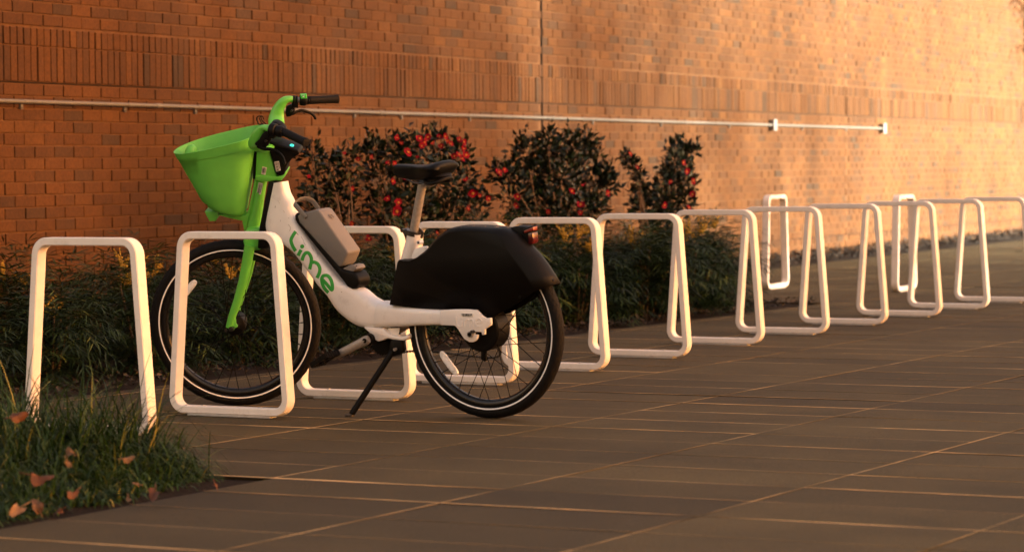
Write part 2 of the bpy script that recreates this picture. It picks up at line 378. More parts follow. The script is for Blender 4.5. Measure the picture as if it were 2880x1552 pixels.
# ------------------------------------------------------------------ bicycle racks
def rack_proto(name, label, loc, group, rz=0):
    t = thing(name, label, 'bike rack', loc, group)
    H, wt, wb_, z0, th, dp, rad = .702, .226, .277, .0095, .029, .053, .050
    C = [(-wb_+th/2, z0+th/2), (wb_-th/2, z0+th/2), (wt-th/2, z0+H-th/2), (-wt+th/2, z0+H-th/2)]
    path = []
    for i in range(4):
        p = Vector(C[i]); a = (Vector(C[i-1])-p).normalized(); b = (Vector(C[(i+1) % 4])-p).normalized()
        ang = a.angle(b); dd = rad/math.tan(ang/2); bis = (a+b).normalized(); cc = p + bis*(rad/math.sin(ang/2))
        s0 = (p+a*dd)-cc; s1 = (p+b*dd)-cc; tot = s0.angle_signed(s1) if False else math.atan2(s0.x*s1.y-s0.y*s1.x, s0.dot(s1))
        for k in range(9):
            q = tot*k/8; path.append((cc.x+s0.x*math.cos(q)-s0.y*math.sin(q), cc.y+s0.x*math.sin(q)+s0.y*math.cos(q)))
    n = len(path); rings = []; ch = .0032
    prof = [(-1, -1, 0, 1), (-1, -1, 1, 0), (1, -1, -1, 0), (1, -1, 0, 1), (1, 1, 0, -1), (1, 1, -1, 0), (-1, 1, 1, 0), (-1, 1, 0, -1)]
    for i in range(n):
        a = Vector(path[i-1]); b = Vector(path[(i+1) % n]); tt = (b-a).normalized(); nn = Vector((tt.y, -tt.x))
        rings.append([(path[i][0]+nn.x*(su*th/2+cu*ch), sv*dp/2+cv*ch, path[i][1]+nn.y*(su*th/2+cu*ch)) for su, sv, cu, cv in prof])
    L = Vector(loc)
    mb = MB(); loft(mb, [[Vector(p)+L for p in r_] for r_ in rings], closed=True); mb.build('loop_frame', M_white, t, sharp=24)
    mb = MB(); box(mb, L+Vector((.0, 0, .005)), .38, .048, .0092); mb.build('base_plate', M_plate, t, bevel=.0015)
    for bx_ in (-.13, .13):
        mb = MB(); tube(mb, [L+Vector((bx_, 0, z0+th-.001)), L+Vector((bx_, 0, z0+th+.003))], .009, 6); mb.build('bolt', M_plate, t)
    return t
RY = [8.62, 9.50, 10.40, 11.30, 12.20, 13.17, 14.24, 15.22, 16.21, 17.20, 18.15, 19.10]
RXs = [-6.222, -6.190, -6.168, -6.160, -6.153, -6.175, -6.233, -6.255, -6.275, -6.29, -6.30, -6.31]
RL = ['white loop bike rack rising out of the grass clump, nearest the camera', 'white loop bike rack standing in front of the bicycle front wheel', 'white loop bike rack behind the bicycle battery and pedal',
      'white loop bike rack behind the black rear fender and rear wheel', 'white loop bike rack just right of the bicycle tail light', 'white loop bike rack second past the bicycle, before yellow flowers',
      'white loop bike rack beside the right end of the planting bed, third past the bicycle', 'white loop bike rack in front of the bed corner, fourth past the bicycle', 'white loop bike rack overlapping the farther sideways rack, fifth past the bicycle',
      'white loop bike rack just right of the farther sideways rack, sixth past the bicycle', 'white loop bike rack second from the far end of the row', 'white loop bike rack at the far end of the row, cut by the photo edge']
G_R = 'white loop racks in one row'
r0 = rack_proto('bike_rack', RL[0], (0, 0, 0), G_R)
for k in range(12):
    t = r0 if k == 0 else copy_tree(r0)
    t.location = (RXs[k], RY[k]+.026, 0); t.rotation_euler.z = R(random.uniform(-.8, .8)); t['label'] = RL[k]
for (x, y, rz, lab) in ((-8.58, 20.78, 95, 'white loop bike rack turned sideways, left of the two near the wall'), (-7.49, 20.62, 95, 'white loop bike rack turned sideways, right of the two near the wall')):
    t = copy_tree(r0); t.location = (x, y, 0); t.rotation_euler.z = R(rz); t['label'] = lab; t['group'] = 'sideways racks near the wall'

# ------------------------------------------------------------------ bicycle
RT = .3435
FF = Frame((-5.229, 9.805, RT*math.cos(R(5))), R(175.5), R(5))         # frame plane, origin at the rear axle
SF = Frame((-6.424, 9.924, RT*math.cos(R(12.3))), R(204.5), R(12.3))   # steered front end, origin at the front axle
bike = thing('bicycle', 'green and white electric hire bicycle with front basket, standing on its kickstand', 'bicycle', (FF.c.x, FF.c.y, 0))
def sticker(name, Fm, quad, o, bars=9, seed=0, along=0):
    # quad: px corners TL, TR, BR, BL on the plane with offset o; code bars printed on it
    q = [Fm.px(x, y, o) for x, y in quad]; n = Fm.n*.0006; mb = MB(); prism(mb, [p+n for p in q], [p-n for p in q], 0)
    rr = random.Random(seed)
    def pt(u, v): return (q[0]*(1-u)+q[1]*u)*(1-v) + (q[3]*(1-u)+q[2]*u)*v
    t = .08
    while t < .9:
        ww = rr.choice((.02, .03, .05)); a, b = t, t+ww; t += ww+rr.choice((.02, .03, .045))
        e = [pt(.1, a), pt(.66, a), pt(.66, b), pt(.1, b)] if along else [pt(a, .12), pt(b, .12), pt(b, .7), pt(a, .7)]
        prism(mb, [p+n*2.2 for p in e], [p for p in e], 1)
    e = [pt(.78, .1), pt(.88, .1), pt(.88, .8), pt(.78, .8)] if along else [pt(.1, .78), pt(.8, .78), pt(.8, .88), pt(.1, .88)]
    prism(mb, [p+n*2.2 for p in e], [p for p in e], 1)
    return mb
def ribbon(mb, L, wd, Fm, bvh=None, o=0., lift=.0008, closed=False, mi=0, sub=5, thick=.0006):
    # a painted or raised stroke; L in photograph px, wd in px, laid on a plane or onto a surface
    P = [Vector((x, y, 0)) for x, y in L]; P = smooth_path(P, sub) if len(P) > 2 else P
    top = []
    for i, p in enumerate(P):
        d = (P[min(i+1, len(P)-1)] - P[max(i-1, 0)]).normalized(); nn = Vector((-d.y, d.x, 0)); row = []
        for k in (-.5, -.17, .17, .5):
            q = p + nn*(wd*k)
            if bvh:
                h_ = bvh.ray_cast(CAM, ray(q.x, q.y).normalized())
                row.append(h_[0] + h_[1]*lift if h_[0] is not None else Fm.px(q.x, q.y, o))
            else: row.append(Fm.px(q.x, q.y, o) + Fm.n*lift)
        top.append(row)
    f = []; vs_ = [v for r_ in top for v in r_]
    for i in range(len(top)-1):
        for k in range(3): f.append((i*4+k, i*4+k+1, (i+1)*4+k+1, (i+1)*4+k))
    n0 = len(vs_); vs_ += [v - Fm.n*(lift+.001) for v in vs_]
    for i in range(len(top)-1):
        for k in (0, 3): f.append((i*4+k, (i+1)*4+k, n0+(i+1)*4+k, n0+i*4+k))
    for i in (0, len(top)-1):
        for k in range(3): f.append((i*4+k, i*4+k+1, n0+i*4+k+1, n0+i*4+k))
    return mb.add(vs_, f, mi)

def part(name, mb, m, parent=None, **k): return mb.build(name, m, parent or bike, **k)
def make_wheel(name, Fm, hub_r, hub_w, refl, nsp=36, flange=.03):
    c, h, n, v = Fm.c, Fm.h, Fm.n, Fm.v
    def circ(r_, o, a): return c + n*o + (h*math.cos(a)+v*math.sin(a))*r_
    N = 112
    def ring(prof, NN=N, fn=None):
        mb = MB(); rings = [[circ(r_, o, 2*math.pi*k/NN) if fn is None else fn(r_, o, k, j) for j, (r_, o) in enumerate(prof)] for k in range(NN)]
        return loft(mb, rings, closed=True)
    # the hub carries the wheel; tyre, rim, spokes are its sub-parts
    mb = MB(); prof = [(.012, -hub_w-.012), (hub_r*.45, -hub_w-.006), (hub_r*.93, -hub_w), (hub_r, -hub_w+.006), (hub_r, hub_w-.006), (hub_r*.93, hub_w), (hub_r*.5, hub_w+.006), (.012, hub_w+.012)]
    loft(mb, [[circ(r_, o, 2*math.pi*k/48) for k in range(48)] for r_, o in prof])
    hub = part(name, mb, M_blackp, sharp=25)
    tp = []
    for j in range(20):
        a = 2*math.pi*j/20; tp.append((RT-.0255+.0255*math.cos(a), .0245*math.sin(a), j))
    def tf(k, NN):
        out = []
        for r_, o, j in tp:
            if (j <= 3 or j >= 17) and ((k//3 + j) % 2): r_ -= .0024
            if j in (4, 5, 15, 16) and (k//3) % 2: r_ -= .0012
            out.append(circ(r_, o, 2*math.pi*k/NN))
        return out
    mb = MB(); loft(mb, [tf(k, 300) for k in range(300)], closed=True); part('tyre', mb, M_rubber, hub, sharp=24)
    for s in (1, -1):
        mb = MB(); loft(mb, [[circ(r_, o*s, 2*math.pi*k/N) for r_, o in ((.3026, .0222), (.3053, .0234), (.3080, .0228), (.3053, .0205))] for k in range(N)], closed=True)
        part('reflective_stripe', mb, M_reflect, hub)
    rp = [(.2955, -.0165), (.2955, .0165), (.288, .0170), (.279, .0145), (.2715, .006), (.2715, -.006), (.279, -.0145), (.288, -.0170)]
    part('rim', ring(rp), M_rim, hub, sharp=50)
    mb = MB()
    for k in range(nsp):
        s = 1 if k % 2 else -1; a = 2*math.pi*k/nsp; b = a + (1 if (k//2) % 2 else -1)*(.62 if hub_r > .06 else .95)
        p0 = circ(min(hub_r*.97, .085), s*flange, b); p1 = circ(.273, s*.003, a)
        tube(mb, [p0, p1], .0015, 5, cap=False); tube(mb, [p1, p1+(p0-p1).normalized()*.013], .0022, 6)
    part('spokes', mb, M_black, hub)
    if refl is not None:
        a, rad, L_, W_ = refl; cc = circ(rad, .016, a); ra = (cc-c-n*.016).normalized(); ta = n.cross(ra)
        mb = MB(); out = []
        for k in range(28):
            q = 2*math.pi*k/28; sx = math.copysign(abs(math.cos(q))**.55, math.cos(q)); sy = math.copysign(abs(math.sin(q))**.8, math.sin(q))
            out.append((sx*L_/2, sy*W_/2))
        bow = lambda x: ra*(-.05*x*x/L_*2)
        fr = [cc + ta*x + ra*y + bow(x) + n*.006 for x, y in out]; bk = [cc + ta*x + ra*y + bow(x) - n*.005 for x, y in out]
        prism(mb, fr, bk); rf = part('spoke_reflector', mb, M_lens, hub, bevel=.0022, sharp=60)
        mb = MB(); fr = [cc + ta*x*.62 + ra*y*.45 + bow(x*.62) + n*.0072 for x, y in out]; bk = [p - n*.003 for p in fr]; prism(mb, fr, bk); part('bright_prism', mb, M_reflect, hub)
    return hub
fwheel = make_wheel('front_wheel', SF, .043, .036, (math.atan2(SF.px(537, 808).z-SF.c.z, (SF.px(537, 808)-SF.c).dot(SF.h)), .232, .085, .028))
ra_ = SFp = FF.px(1269, 1020) - FF.c
rwheel = make_wheel('rear_wheel', FF, .084, .045, (math.atan2(ra_.dot(FF.v), ra_.dot(FF.h)), ra_.length, .112, .027), flange=.033)
for hubo, Fm, rr_ in ((rwheel, FF, .06), (fwheel, SF, .03)):
    mb = MB()
    tube(mb, [Fm.w(0, -.1, 0), Fm.w(0, .1, 0)], .006, 10); part('axle', mb, M_chain, hubo)
mb = MB(); tube(mb, [FF.w(0, .0451, 0), FF.w(0, .0475, 0)], .066, 40); part('motor_cover', mb, M_blackp, rwheel)

# ---- main frame tube: a big rounded box section swept from the head down and back
SEC = [((804, 510), (774.5, 514), .027), ((811, 540), (768.5, 545), .029), ((822, 562), (763, 576), .032), ((831, 588), (757.5, 606), .035), ((840, 612), (754, 634), .037),
       ((856, 640), (762, 658), .039), ((880, 676), (797, 680), .040), ((906, 713), (832, 706), .040), ((940, 756), (868, 752), .041), ((973, 791), (900, 797), .041),
       ((1001, 802), (928, 829), .042), ((1028, 815), (954, 868), .043), ((1049, 833), (985, 896), .044), ((1073, 847), (1022, 917), .045), ((1100, 856), (1064, 920), .046)]
def sring(U, L, hw, n=28, e=.58, Fm=FF, of=0.):
    u = Fm.px(*U) + Fm.n*of; l = Fm.px(*L) + Fm.n*of; c = (u+l)/2; a = (u-l)/2
    out = []
    for k in range(n):
        q = 2*math.pi*k/n; cx = math.copysign(abs(math.cos(q))**e, math.cos(q)); sx = math.copysign(abs(math.sin(q))**e, math.sin(q))
        out.append(c + a*cx + Fm.n*(hw*sx))
    return out
def resample(S, sub=3):
    A = np.array([[*s[0], *s[1], s[2]] for s in S]); out = []
    P = [A[0]] + list(A) + [A[-1]]
    for i in range(1, len(P)-2):
        for k in range(sub):
            t = k/sub; p0, p1, p2, p3 = P[i-1], P[i], P[i+1], P[i+2]
            q = .5*((2*p1)+(p2-p0)*t+(2*p0-5*p1+4*p2-p3)*t*t+(3*p1-p0-3*p2+p3)*t**3); out.append(((q[0], q[1]), (q[2], q[3]), q[4]))
    out.append(S[-1]); return out
mb = MB(); loft(mb, [sring(*s) for s in resample(SEC)])
bvh = BVHTree.FromPolygons([Vector(p) for p in mb.v], mb.f)
frame = part('frame', mb, M_framew, sharp=40)
# chain stays left and right of the rear wheel
for s in (1, -1):
    ST = [((1062, 850), (1052, 921), .030, .018), ((1090, 856), (1085, 921), .030, .026), ((1125, 861), (1120, 919), .028, .036), ((1165, 866), (1160, 917), .026, .047), ((1205, 870), (1203, 915), .023, .058), ((1245, 872.5), (1243, 914), .017, .066)]
    # outlines were read on the near stay: shift the pixel plane accordingly
    rings = []
    for U, L, hw, of in ST:
        u = FF.px(*U, of+hw*.6); l = FF.px(*L, of+hw*.6)
        u -= FF.n*(of+hw*.6); l -= FF.n*(of+hw*.6); c = (u+l)/2; a = (u-l)/2; rg = []
        for k in range(24):
            q = 2*math.pi*k/24; cx = math.copysign(abs(math.cos(q))**.6, math.cos(q)); sx = math.copysign(abs(math.sin(q))**.6, math.sin(q)); rg.append(c + a*cx + FF.n*(s*of+hw*sx))
        rings.append(rg)
    mb = MB(); loft(mb, rings); part('chain_stay', mb, M_framew, frame)
    DP = [(1238, 872), (1281, 870), (1312, 870), (1339, 872), (1347, 879), (1355, 888.5), (1366, 895), (1380, 894), (1381, 914), (1363, 926), (1363, 941.5), (1354.5, 942), (1353.7, 933.5), (1333, 933.5), (1333, 941), (1343.5, 941.5), (1341, 954), (1336, 959), (1329, 962), (1319, 961.5), (1306, 954), (1298, 943), (1288.5, 927), (1279, 916), (1238, 914.5)]
    pts = [FF.px(x, y, .084) - FF.n*.084 for x, y in DP]
    mb = MB(); prism(mb, [p + FF.n*(s*.084) for p in pts], [p + FF.n*(s*.070) for p in pts]); dp = part('dropout_plate', mb, M_framew, frame, bevel=.003, sharp=45)
    if s == 1:
        z5 = lambda L: [(1230+x/6.308, 840+y/6.308) for x, y in L]
        mb = MB()
        for st in ([(332, 320), (336, 380), (345, 440), (365, 482), (405, 493)], [(437, 395), (440, 495)], [(428, 345), (438, 358)],
                   [(487, 497), (484, 420), (505, 378), (540, 366), (566, 395), (570, 495)], [(570, 400), (598, 368), (628, 378), (638, 420), (640, 500)],
                   [(690, 428), (740, 424), (788, 410), (775, 372), (735, 350), (697, 372), (682, 425), (700, 478), (752, 494)]):
            ribbon(mb, z5(st), 2.6, FF, None, .084, lift=.0022)
        part('raised_lettering', mb, M_framew, dp, sharp=60)
        part('barcode_label', sticker('l', FF, z5([(418, 253), (640, 262), (640, 318), (425, 318)]), .0846, seed=3), [M_paper, M_ink], dp, smooth=False)
        mb = MB(); a = FF.px(1322.7, 940, .09); tube(mb, [a - FF.n*.01, a + FF.n*.006], .0115, 20); tube(mb, [a + FF.n*.006, a + FF.n*.0075], .0085, 6, mi=1); part('axle_nut', mb, [M_silver, M_black], dp, sharp=40)
# Lime lettering in green on the down tube
z3 = lambda L: [(800+x/4.627, 540+y/4.627) for x, y in L]
mb = MB()
for st in ([(147, 514), (118, 556), (92, 604), (87, 640), (102, 690), (122, 728), (146, 768)], [(218, 752), (199, 786), (178, 828)],
           [(230, 892), (246, 838), (276, 795), (312, 793), (343, 838), (352, 895), (328, 1005)], [(345, 925), (385, 912), (432, 936), (460, 990), (455, 1050), (424, 1118)],
           [(487, 1132), (530, 1176), (570, 1220), (618, 1275), (623, 1210), (604, 1140), (560, 1088), (505, 1092), (486, 1140), (500, 1210), (530, 1262), (573, 1308)]):
    ribbon(mb, z3(st), 9.3, FF, bvh, .04, lift=.0007)
dot = z3([(232 + 27*math.cos(a), 708 + 27*math.sin(a)) for a in np.linspace(0, 6.283, 17)])
pp = []
for x, y in dot[:-1]:
    hh = bvh.ray_cast(CAM, ray(x, y).normalized()); pp.append(hh[0] + hh[1]*.0007)
mb.add(pp, [tuple(range(16))])
part('green_lettering', mb, M_letter, frame, recalc=False, smooth=False)
M_scr = mat('grey_scratch', (.24, .21, .19), .6); z7 = lambda L: [(700+x/5.785, 460+y/5.785) for x, y in L]
for st, ww in (([(433, 690), (424, 722)], 1.5), ([(640, 990), (676, 1042), (664, 1098)], 1.3), ([(562, 760), (578, 800)], .8), ([(512, 920), (514, 945)], .9), ([(785, 1130), (802, 1165)], 1.0), ([(850, 1190), (880, 1240), (900, 1290)], .9), ([(905, 1300), (925, 1330)], .9), ([(640, 880), (656, 900)], .8), ([(470, 600), (500, 650)], .6)):
    mb = MB(); ribbon(mb, z7(st), ww*.7, FF, bvh, .04, lift=.0004); part('scratch', mb, M_scr, frame, recalc=False, sharp=180)
for st, ww in (([(352, 716), (385, 770)], .7), ([(425, 790), (436, 830), (418, 845)], .7), ([(738, 1298), (752, 1302)], 1.2), ([(250, 660), (276, 692)], .8), ([(160, 540), (182, 562)], 1.0)):
    mb = MB(); ribbon(mb, z3(st), ww, FF, bvh, .04, lift=.0004); part('scratch', mb, M_scr, frame, recalc=False, sharp=180)
# head sleeve (black), seat tube, gussets, bottom bracket
HS = [(753.5, 509), (776, 511), (751.5, 652), (744, 700), (722, 700), (727.5, 640)]
mb = MB(); prism(mb, FF.P(HS, .026), [p - FF.n*.052 for p in FF.P(HS, .026)]); part('head_sleeve', mb, M_black, frame, bevel=.008)
mb = MB(); tube(mb, [FF.px(1166, 655), FF.px(1149, 722), FF.px(1118, 850)], [.0255, .0265, .029], 24); part('seat_tube', mb, M_framew, frame)
GS = [(1150, 728), (1163, 702), (1178, 695), (1196, 693), (1196, 745), (1146, 745)]
mb = MB(); prism(mb, FF.P(GS, .014), [p - FF.n*.028 for p in FF.P(GS, .014)]); part('gusset', mb, M_framew, frame, bevel=.006)
mb = MB(); a = FF.px(1178, 682, .026); tube(mb, [a - FF.n*.02, a + FF.n*.004], .0085, 16); tube(mb, [a + FF.n*.004, a + FF.n*.005], .0045, 6, mi=1); part('seat_tube_boss', mb, [M_framew, M_black], frame)
z4 = lambda L: [(860+x/4.478, 880+y/4.478) for x, y in L]
mb = MB(); LB = z4([(710, 175), (760, 225), (830, 255), (900, 195), (970, 190), (1010, 240), (1060, 285), (1200, 308), (1290, 265), (1298, 320), (1225, 350), (1090, 338), (1030, 325), (910, 368), (820, 300), (800, 240)])
LB = z4([(712, 178), (790, 244), (850, 330), (905, 366), (1030, 322), (1100, 338), (1225, 352), (1298, 322), (1288, 262), (1215, 300), (1075, 282), (1020, 244), (975, 192)])
prism(mb, FF.P(LB, .045), [p - FF.n*.05 for p in FF.P(LB, .045)]); part('bottom_bracket_lug', mb, M_framew, frame, bevel=.007)
mb = MB(); prism(mb, FF.P(z4([(1030, 190), (1185, 185), (1170, 285), (1050, 270)]), .03), FF.P(z4([(1030, 190), (1185, 185), (1170, 285), (1050, 270)]), -.02)); part('frame_bracket', mb, M_framew, frame, bevel=.004)
# ---- rear fender: a wide shell over the rear wheel
FO = [(1095.7, 857), (1106, 800), (1117.6, 738.3), (1122, 731), (1130, 731.5), (1147, 732), (1166, 724), (1189, 703.5), (1216.8, 672), (1244.5, 650.5), (1262, 641.5), (1285, 638.5), (1330, 639), (1365, 641.5), (1398, 648), (1418, 666), (1436, 702), (1457, 727), (1479, 756), (1497, 784), (1513, 819),
      (1452, 854), (1420, 873), (1399, 884), (1383, 893), (1369, 896), (1357, 888.5), (1346, 874.5), (1330, 870.5), (1253.7, 870), (1175, 866)]
HWF = .066
RIDGE = {13: (1393, 636.5), 14: (1432, 640), 15: (1462, 657), 16: (1492, 690), 17: (1514, 713), 18: (1537, 743), 19: (1555, 770.5), 20: (1571, 797)}
near_ = FF.P(FO, HWF); cols = []
ys_ = [1, .985, .9, .7, .4, 0, -.4, -.7, -.9, -.985, -1]
for u in ys_:
    row = []
    for i, p in enumerate(near_):
        q = p - FF.n*HWF                                     # the outline brought to the centre plane
        if 4 <= i <= 20:
            edge = abs(u)**5*.016                            # rounded shoulders
            cen = (near_[6]+near_[24])/2 - FF.n*HWF; d = (cen-q).normalized()
            if i in RIDGE: q = q.lerp(FF.px(*RIDGE[i], 0), (1-abs(u)**2.4))
            q = q + d*edge*(.4 if i < 7 else 1)
        row.append(q + FF.n*(HWF*u))
    cols.append(row)
n = len(near_); mb = MB(); mb.add([p for r_ in cols for p in r_], [(c*n+i, c*n+i+1, (c+1)*n+i+1, (c+1)*n+i) for c in range(len(cols)-1) for i in list(range(20)) + [30-0-0] if i < 30] + [(c*n+30, c*n, (c+1)*n, (c+1)*n+30) for c in range(0)])
mb.f += [tuple(range(n)), tuple((len(cols)-1)*n+i for i in range(n-1, -1, -1))]; mb.m = [0]*len(mb.f)
me_f = part('rear_fender', mb, M_blackp, sharp=38, solid=.003)
fbv = BVHTree.FromPolygons([Vector(p) for p in mb.v], mb.f)
random.seed(17); M_scu = mat('pale_scuff', (.25, .22, .2), .7)
for k in range(46):
    x = random.choice((random.uniform(1290, 1450), random.uniform(1390, 1440))); hh = None
    for y in np.arange(628, 650, .7):
        hh = fbv.ray_cast(CAM, ray(x, y).normalized())
        if hh[0] is not None: break
    if hh[0] is None: continue
    y += random.uniform(.5, 6); hh = fbv.ray_cast(CAM, ray(x, y).normalized())
    if hh[0] is None: continue
    p = hh[0] + hh[1]*.0004; d = (FF.n*random.uniform(.6, 1) + FF.h*random.gauss(0, .35)).normalized()*random.uniform(.003, .009); mb = MB(); tube(mb, [p - d*.5, p + d*.5], .0005, 4); part('scuff', mb, M_scu, me_f, recalc=False)
for sx, sy in ((1130, 846), (1318, 847), (1367, 886), (1556, 788), (1462, 835)):
    hh = fbv.ray_cast(CAM, ray(sx, sy).normalized())
    if hh[0] is not None:
        mb = MB(); tube(mb, [hh[0] - hh[1]*.003, hh[0] + hh[1]*.0022], .0055, 14); part('fender_screw', mb, M_black, me_f)
# tail light housing, reflector strip, lens
TL = [(1432, 640), (1452, 636), (1474, 637), (1492, 640), (1493, 668), (1490, 688), (1478, 690), (1462, 684), (1440, 668)]
o1 = .030
mb = MB(); prism(mb, FF.P(TL, 0.0), [p - FF.n*.055 for p in FF.P(TL, 0.0)]); tl = part('tail_light', mb, M_blackp, bevel=.008)
mb = MB(); q = [FF.px(1471, 649, .002), FF.px(1497, 638, .002), FF.px(1498, 648.5, .002), FF.px(1472, 656, .002)]
prism(mb, [p + FF.n*.002 - FF.h*.004 for p in q], [p - FF.n*.03 - FF.h*.004 for p in q], 0); part('red_reflector', mb, M_redb, tl, bevel=.002)
q = [FF.px(1469, 644, .003), FF.px(1496, 635.5, .003), FF.px(1499, 640, .003), FF.px(1498, 651, .003), FF.px(1471, 658.5, .003), FF.px(1467, 652, .003)]
mb = MB(); prism(mb, q, [p - FF.n*.05 for p in q]); part('reflector_hood', mb, M_blackp, tl, bevel=.003)
q = [FF.px(1482, 656, .001), FF.px(1496, 654, .001), FF.px(1498, 672, .001), FF.px(1497, 686, .001), FF.px(1485, 689.5, .001)]
mb = MB(); prism(mb, [p - FF.h*.002 for p in q], [p - FF.n*.04 - FF.h*.002 for p in q]); part('red_lens', mb, M_red, tl, bevel=.004)
# ---- seat post, clamp, saddle
z6 = lambda L: [(1100+x/4.625, 420+y/4.625) for x, y in L]
a, b = FF.px(1162.5, 657), FF.px(1187, 523)
mb = MB(); tube(mb, [a, b], .0168, 28); sp_ = part('seat_post', mb, M_silver)
ax = (b-a).normalized()
mb = MB(); c0 = FF.px(1162.5, 657); tube(mb, [c0 - ax*.006, c0 + ax*.012], .0285, 28); tube(mb, [c0 - ax*.006, c0 + ax*.012], .018, 20)
p = FF.px(1135, 648, .02); tube(mb, [p + FF.n*.012, p - FF.n*.03], .0072, 14); box(mb, (p + c0)/2 + FF.n*.008, .022, .022, .012, (FF.h, FF.n, FF.v))
cl = part('seat_clamp', mb, M_chain, sp_, sharp=40)
mb = MB(); q = FF.P(z6([(350, 1010), (420, 1075), (402, 1165), (350, 1140)]), -.012); prism(mb, q, [p - FF.n*.006 for p in q]); part('clamp_lever', mb, M_chain, sp_, bevel=.002)
nose, rear = FF.px(1109, 474, 0), FF.px(1261, 467, 0); dv = (rear-nose); Ls = dv.length; dh = dv.normalized(); dn = FF.n; du = dn.cross(dh); du = du if du.z > 0 else -du
sad = [(0.0, .010, .004, -.004), (.015, .021, .012, -.022), (.08, .026, .016, -.036), (.25, .029, .014, -.044), (.42, .036, .010, -.050), (.56, .052, .009, -.050), (.70, .074, .012, -.046), (.83, .090, .018, -.038), (.93, .091, .022, -.028), (.985, .080, .018, -.014), (1.0, .066, .010, -.004)]
rings = []
for t, hw, zt_, zb_ in sad:
    c = nose + dh*(Ls*t); rg = []
    for k in range(24):
        q = 2*math.pi*k/24; x = math.copysign(abs(math.cos(q))**.7, math.cos(q))*hw; s_ = math.sin(q)
        z = zt_*abs(s_)**.6 if s_ >= 0 else zb_*abs(s_)**.5
        if s_ >= 0 and t > .5: z -= .014*(x/hw)**2 * (t-.4)
        if s_ < 0: x *= .93
        rg.append(c + dn*x + du*z)
    rings.append(rg)
mb = MB(); loft(mb, rings); saddle = part('saddle', mb, M_black, sharp=60)
mb = MB(); c = nose + dh*(Ls*.80) - du*.050
loop = [c + dh*(.046*math.cos(a)) + dn*(.058*math.sin(a)) - du*(.002 - .008*math.cos(a*2)) for a in np.linspace(0, 2*math.pi, 25)[:-1]]
tube(mb, loop, .0075, 10, closed=True); ball(mb, c + dn*.0 + du*.014, (.05, .062, .018), 16, 8, (dh, dn, du)); part('saddle_shell', mb, M_blackp, saddle)
for s in (-1, 1):
    mb = MB(); tube(mb, smooth_path([nose + dh*(Ls*.2) + dn*(s*.012) - du*.034, nose + dh*(Ls*.4) + dn*(s*.02) - du*.056, nose + dh*(Ls*.62) + dn*(s*.022) - du*.056, nose + dh*(Ls*.88) + dn*(s*.034) - du*.03]), .0035, 8); part('saddle_rail', mb, M_chain, saddle)
mb = MB(); ball(mb, FF.px(1210, 517, .0), (.026, .02, .012), 14, 8, (dh, dn, du)); tube(mb, [b - ax*.002, b + ax*.01], .0168, 24); part('saddle_clamp', mb, M_silver, saddle)
# ---- battery in its tray
TR = [(834, 596), (826.5, 606), (828, 618), (833, 628), (964, 791), (974, 806), (988, 813.5), (1000, 813), (1008, 801), (1008, 784), (996, 766), (960, 756), (846, 616)]
mb = MB(); q = FF.P(TR, .042); prism(mb, q, [p - FF.n*.084 for p in q]); tray = part('battery_tray', mb, M_blackp, bevel=.012, bseg=4)
BO = [(835, 606), (841, 626), (953, 752), (963, 747), (979, 710), (897, 592.5), (888, 589), (866, 595), (846, 602)]
mb = MB(); q = FF.P(BO, .045); prism(mb, q, [p - FF.n*.090 for p in q]); bat = part('battery', mb, M_batt, bevel=.009, bseg=4, sharp=60)
up_ = FF.px(858, 607, .046)
HP = [FF.px(860, 612, .0475), FF.px(853, 603, .0475), FF.px(836, 583, .045), FF.px(829, 572, .034), FF.px(840, 562, .012), FF.px(860, 558.5, -.016), FF.px(878, 565, -.036), FF.px(892, 582, -.045), FF.px(896, 590, -.045)]
dt = (FF.px(953, 752) - FF.px(841, 626)).normalized(); pn = FF.n.cross(dt)
mb = MB(); tube(mb, smooth_path(HP, 6), (.0105, .0026), 12, hint=pn if pn.z > 0 else -pn); part('carry_handle', mb, M_batt, bat, sharp=50)
mb = MB(); q = FF.P([(962, 756), (966, 774), (984, 770), (1003, 756), (997, 747), (984, 745)], .034); prism(mb, q, [p - FF.n*.064 for p in q]); part('battery_latch', mb, M_batt, bat, bevel=.003)
mb = MB(); q = FF.P([(968, 768), (978, 762), (979, 755), (1000, 748.5)], .0)
tube(mb, smooth_path(FF.P([(974, 764), (981, 756), (990, 752.5), (1004, 748)], .030)), .0016, 6); part('latch_seam', mb, M_black, bat)
mb = MB()   # embossed round emblem on the battery top
c = FF.px(922.5, 594, 0.0); e1 = dt; e2 = FF.n
lift = (FF.px(897, 592.5) - FF.px(863, 640)).normalized()
c = FF.px(913, 612, .045) - FF.n*.045
for rr_ in (.0118,): tube(mb, [c + e1*(rr_*math.cos(a)) + e2*(rr_*math.sin(a)) for a in np.linspace(0, 6.283, 21)[:-1]], .0011, 6, closed=True)
for s in (-1, 1): tube(mb, [c + e1*(s*.0045) + e1*(.004*math.cos(a)) + e2*(.006*math.sin(a)) for a in np.linspace(0, 6.283, 13)[:-1]], .0009, 5, closed=True)
part('emblem', mb, M_batt, bat)
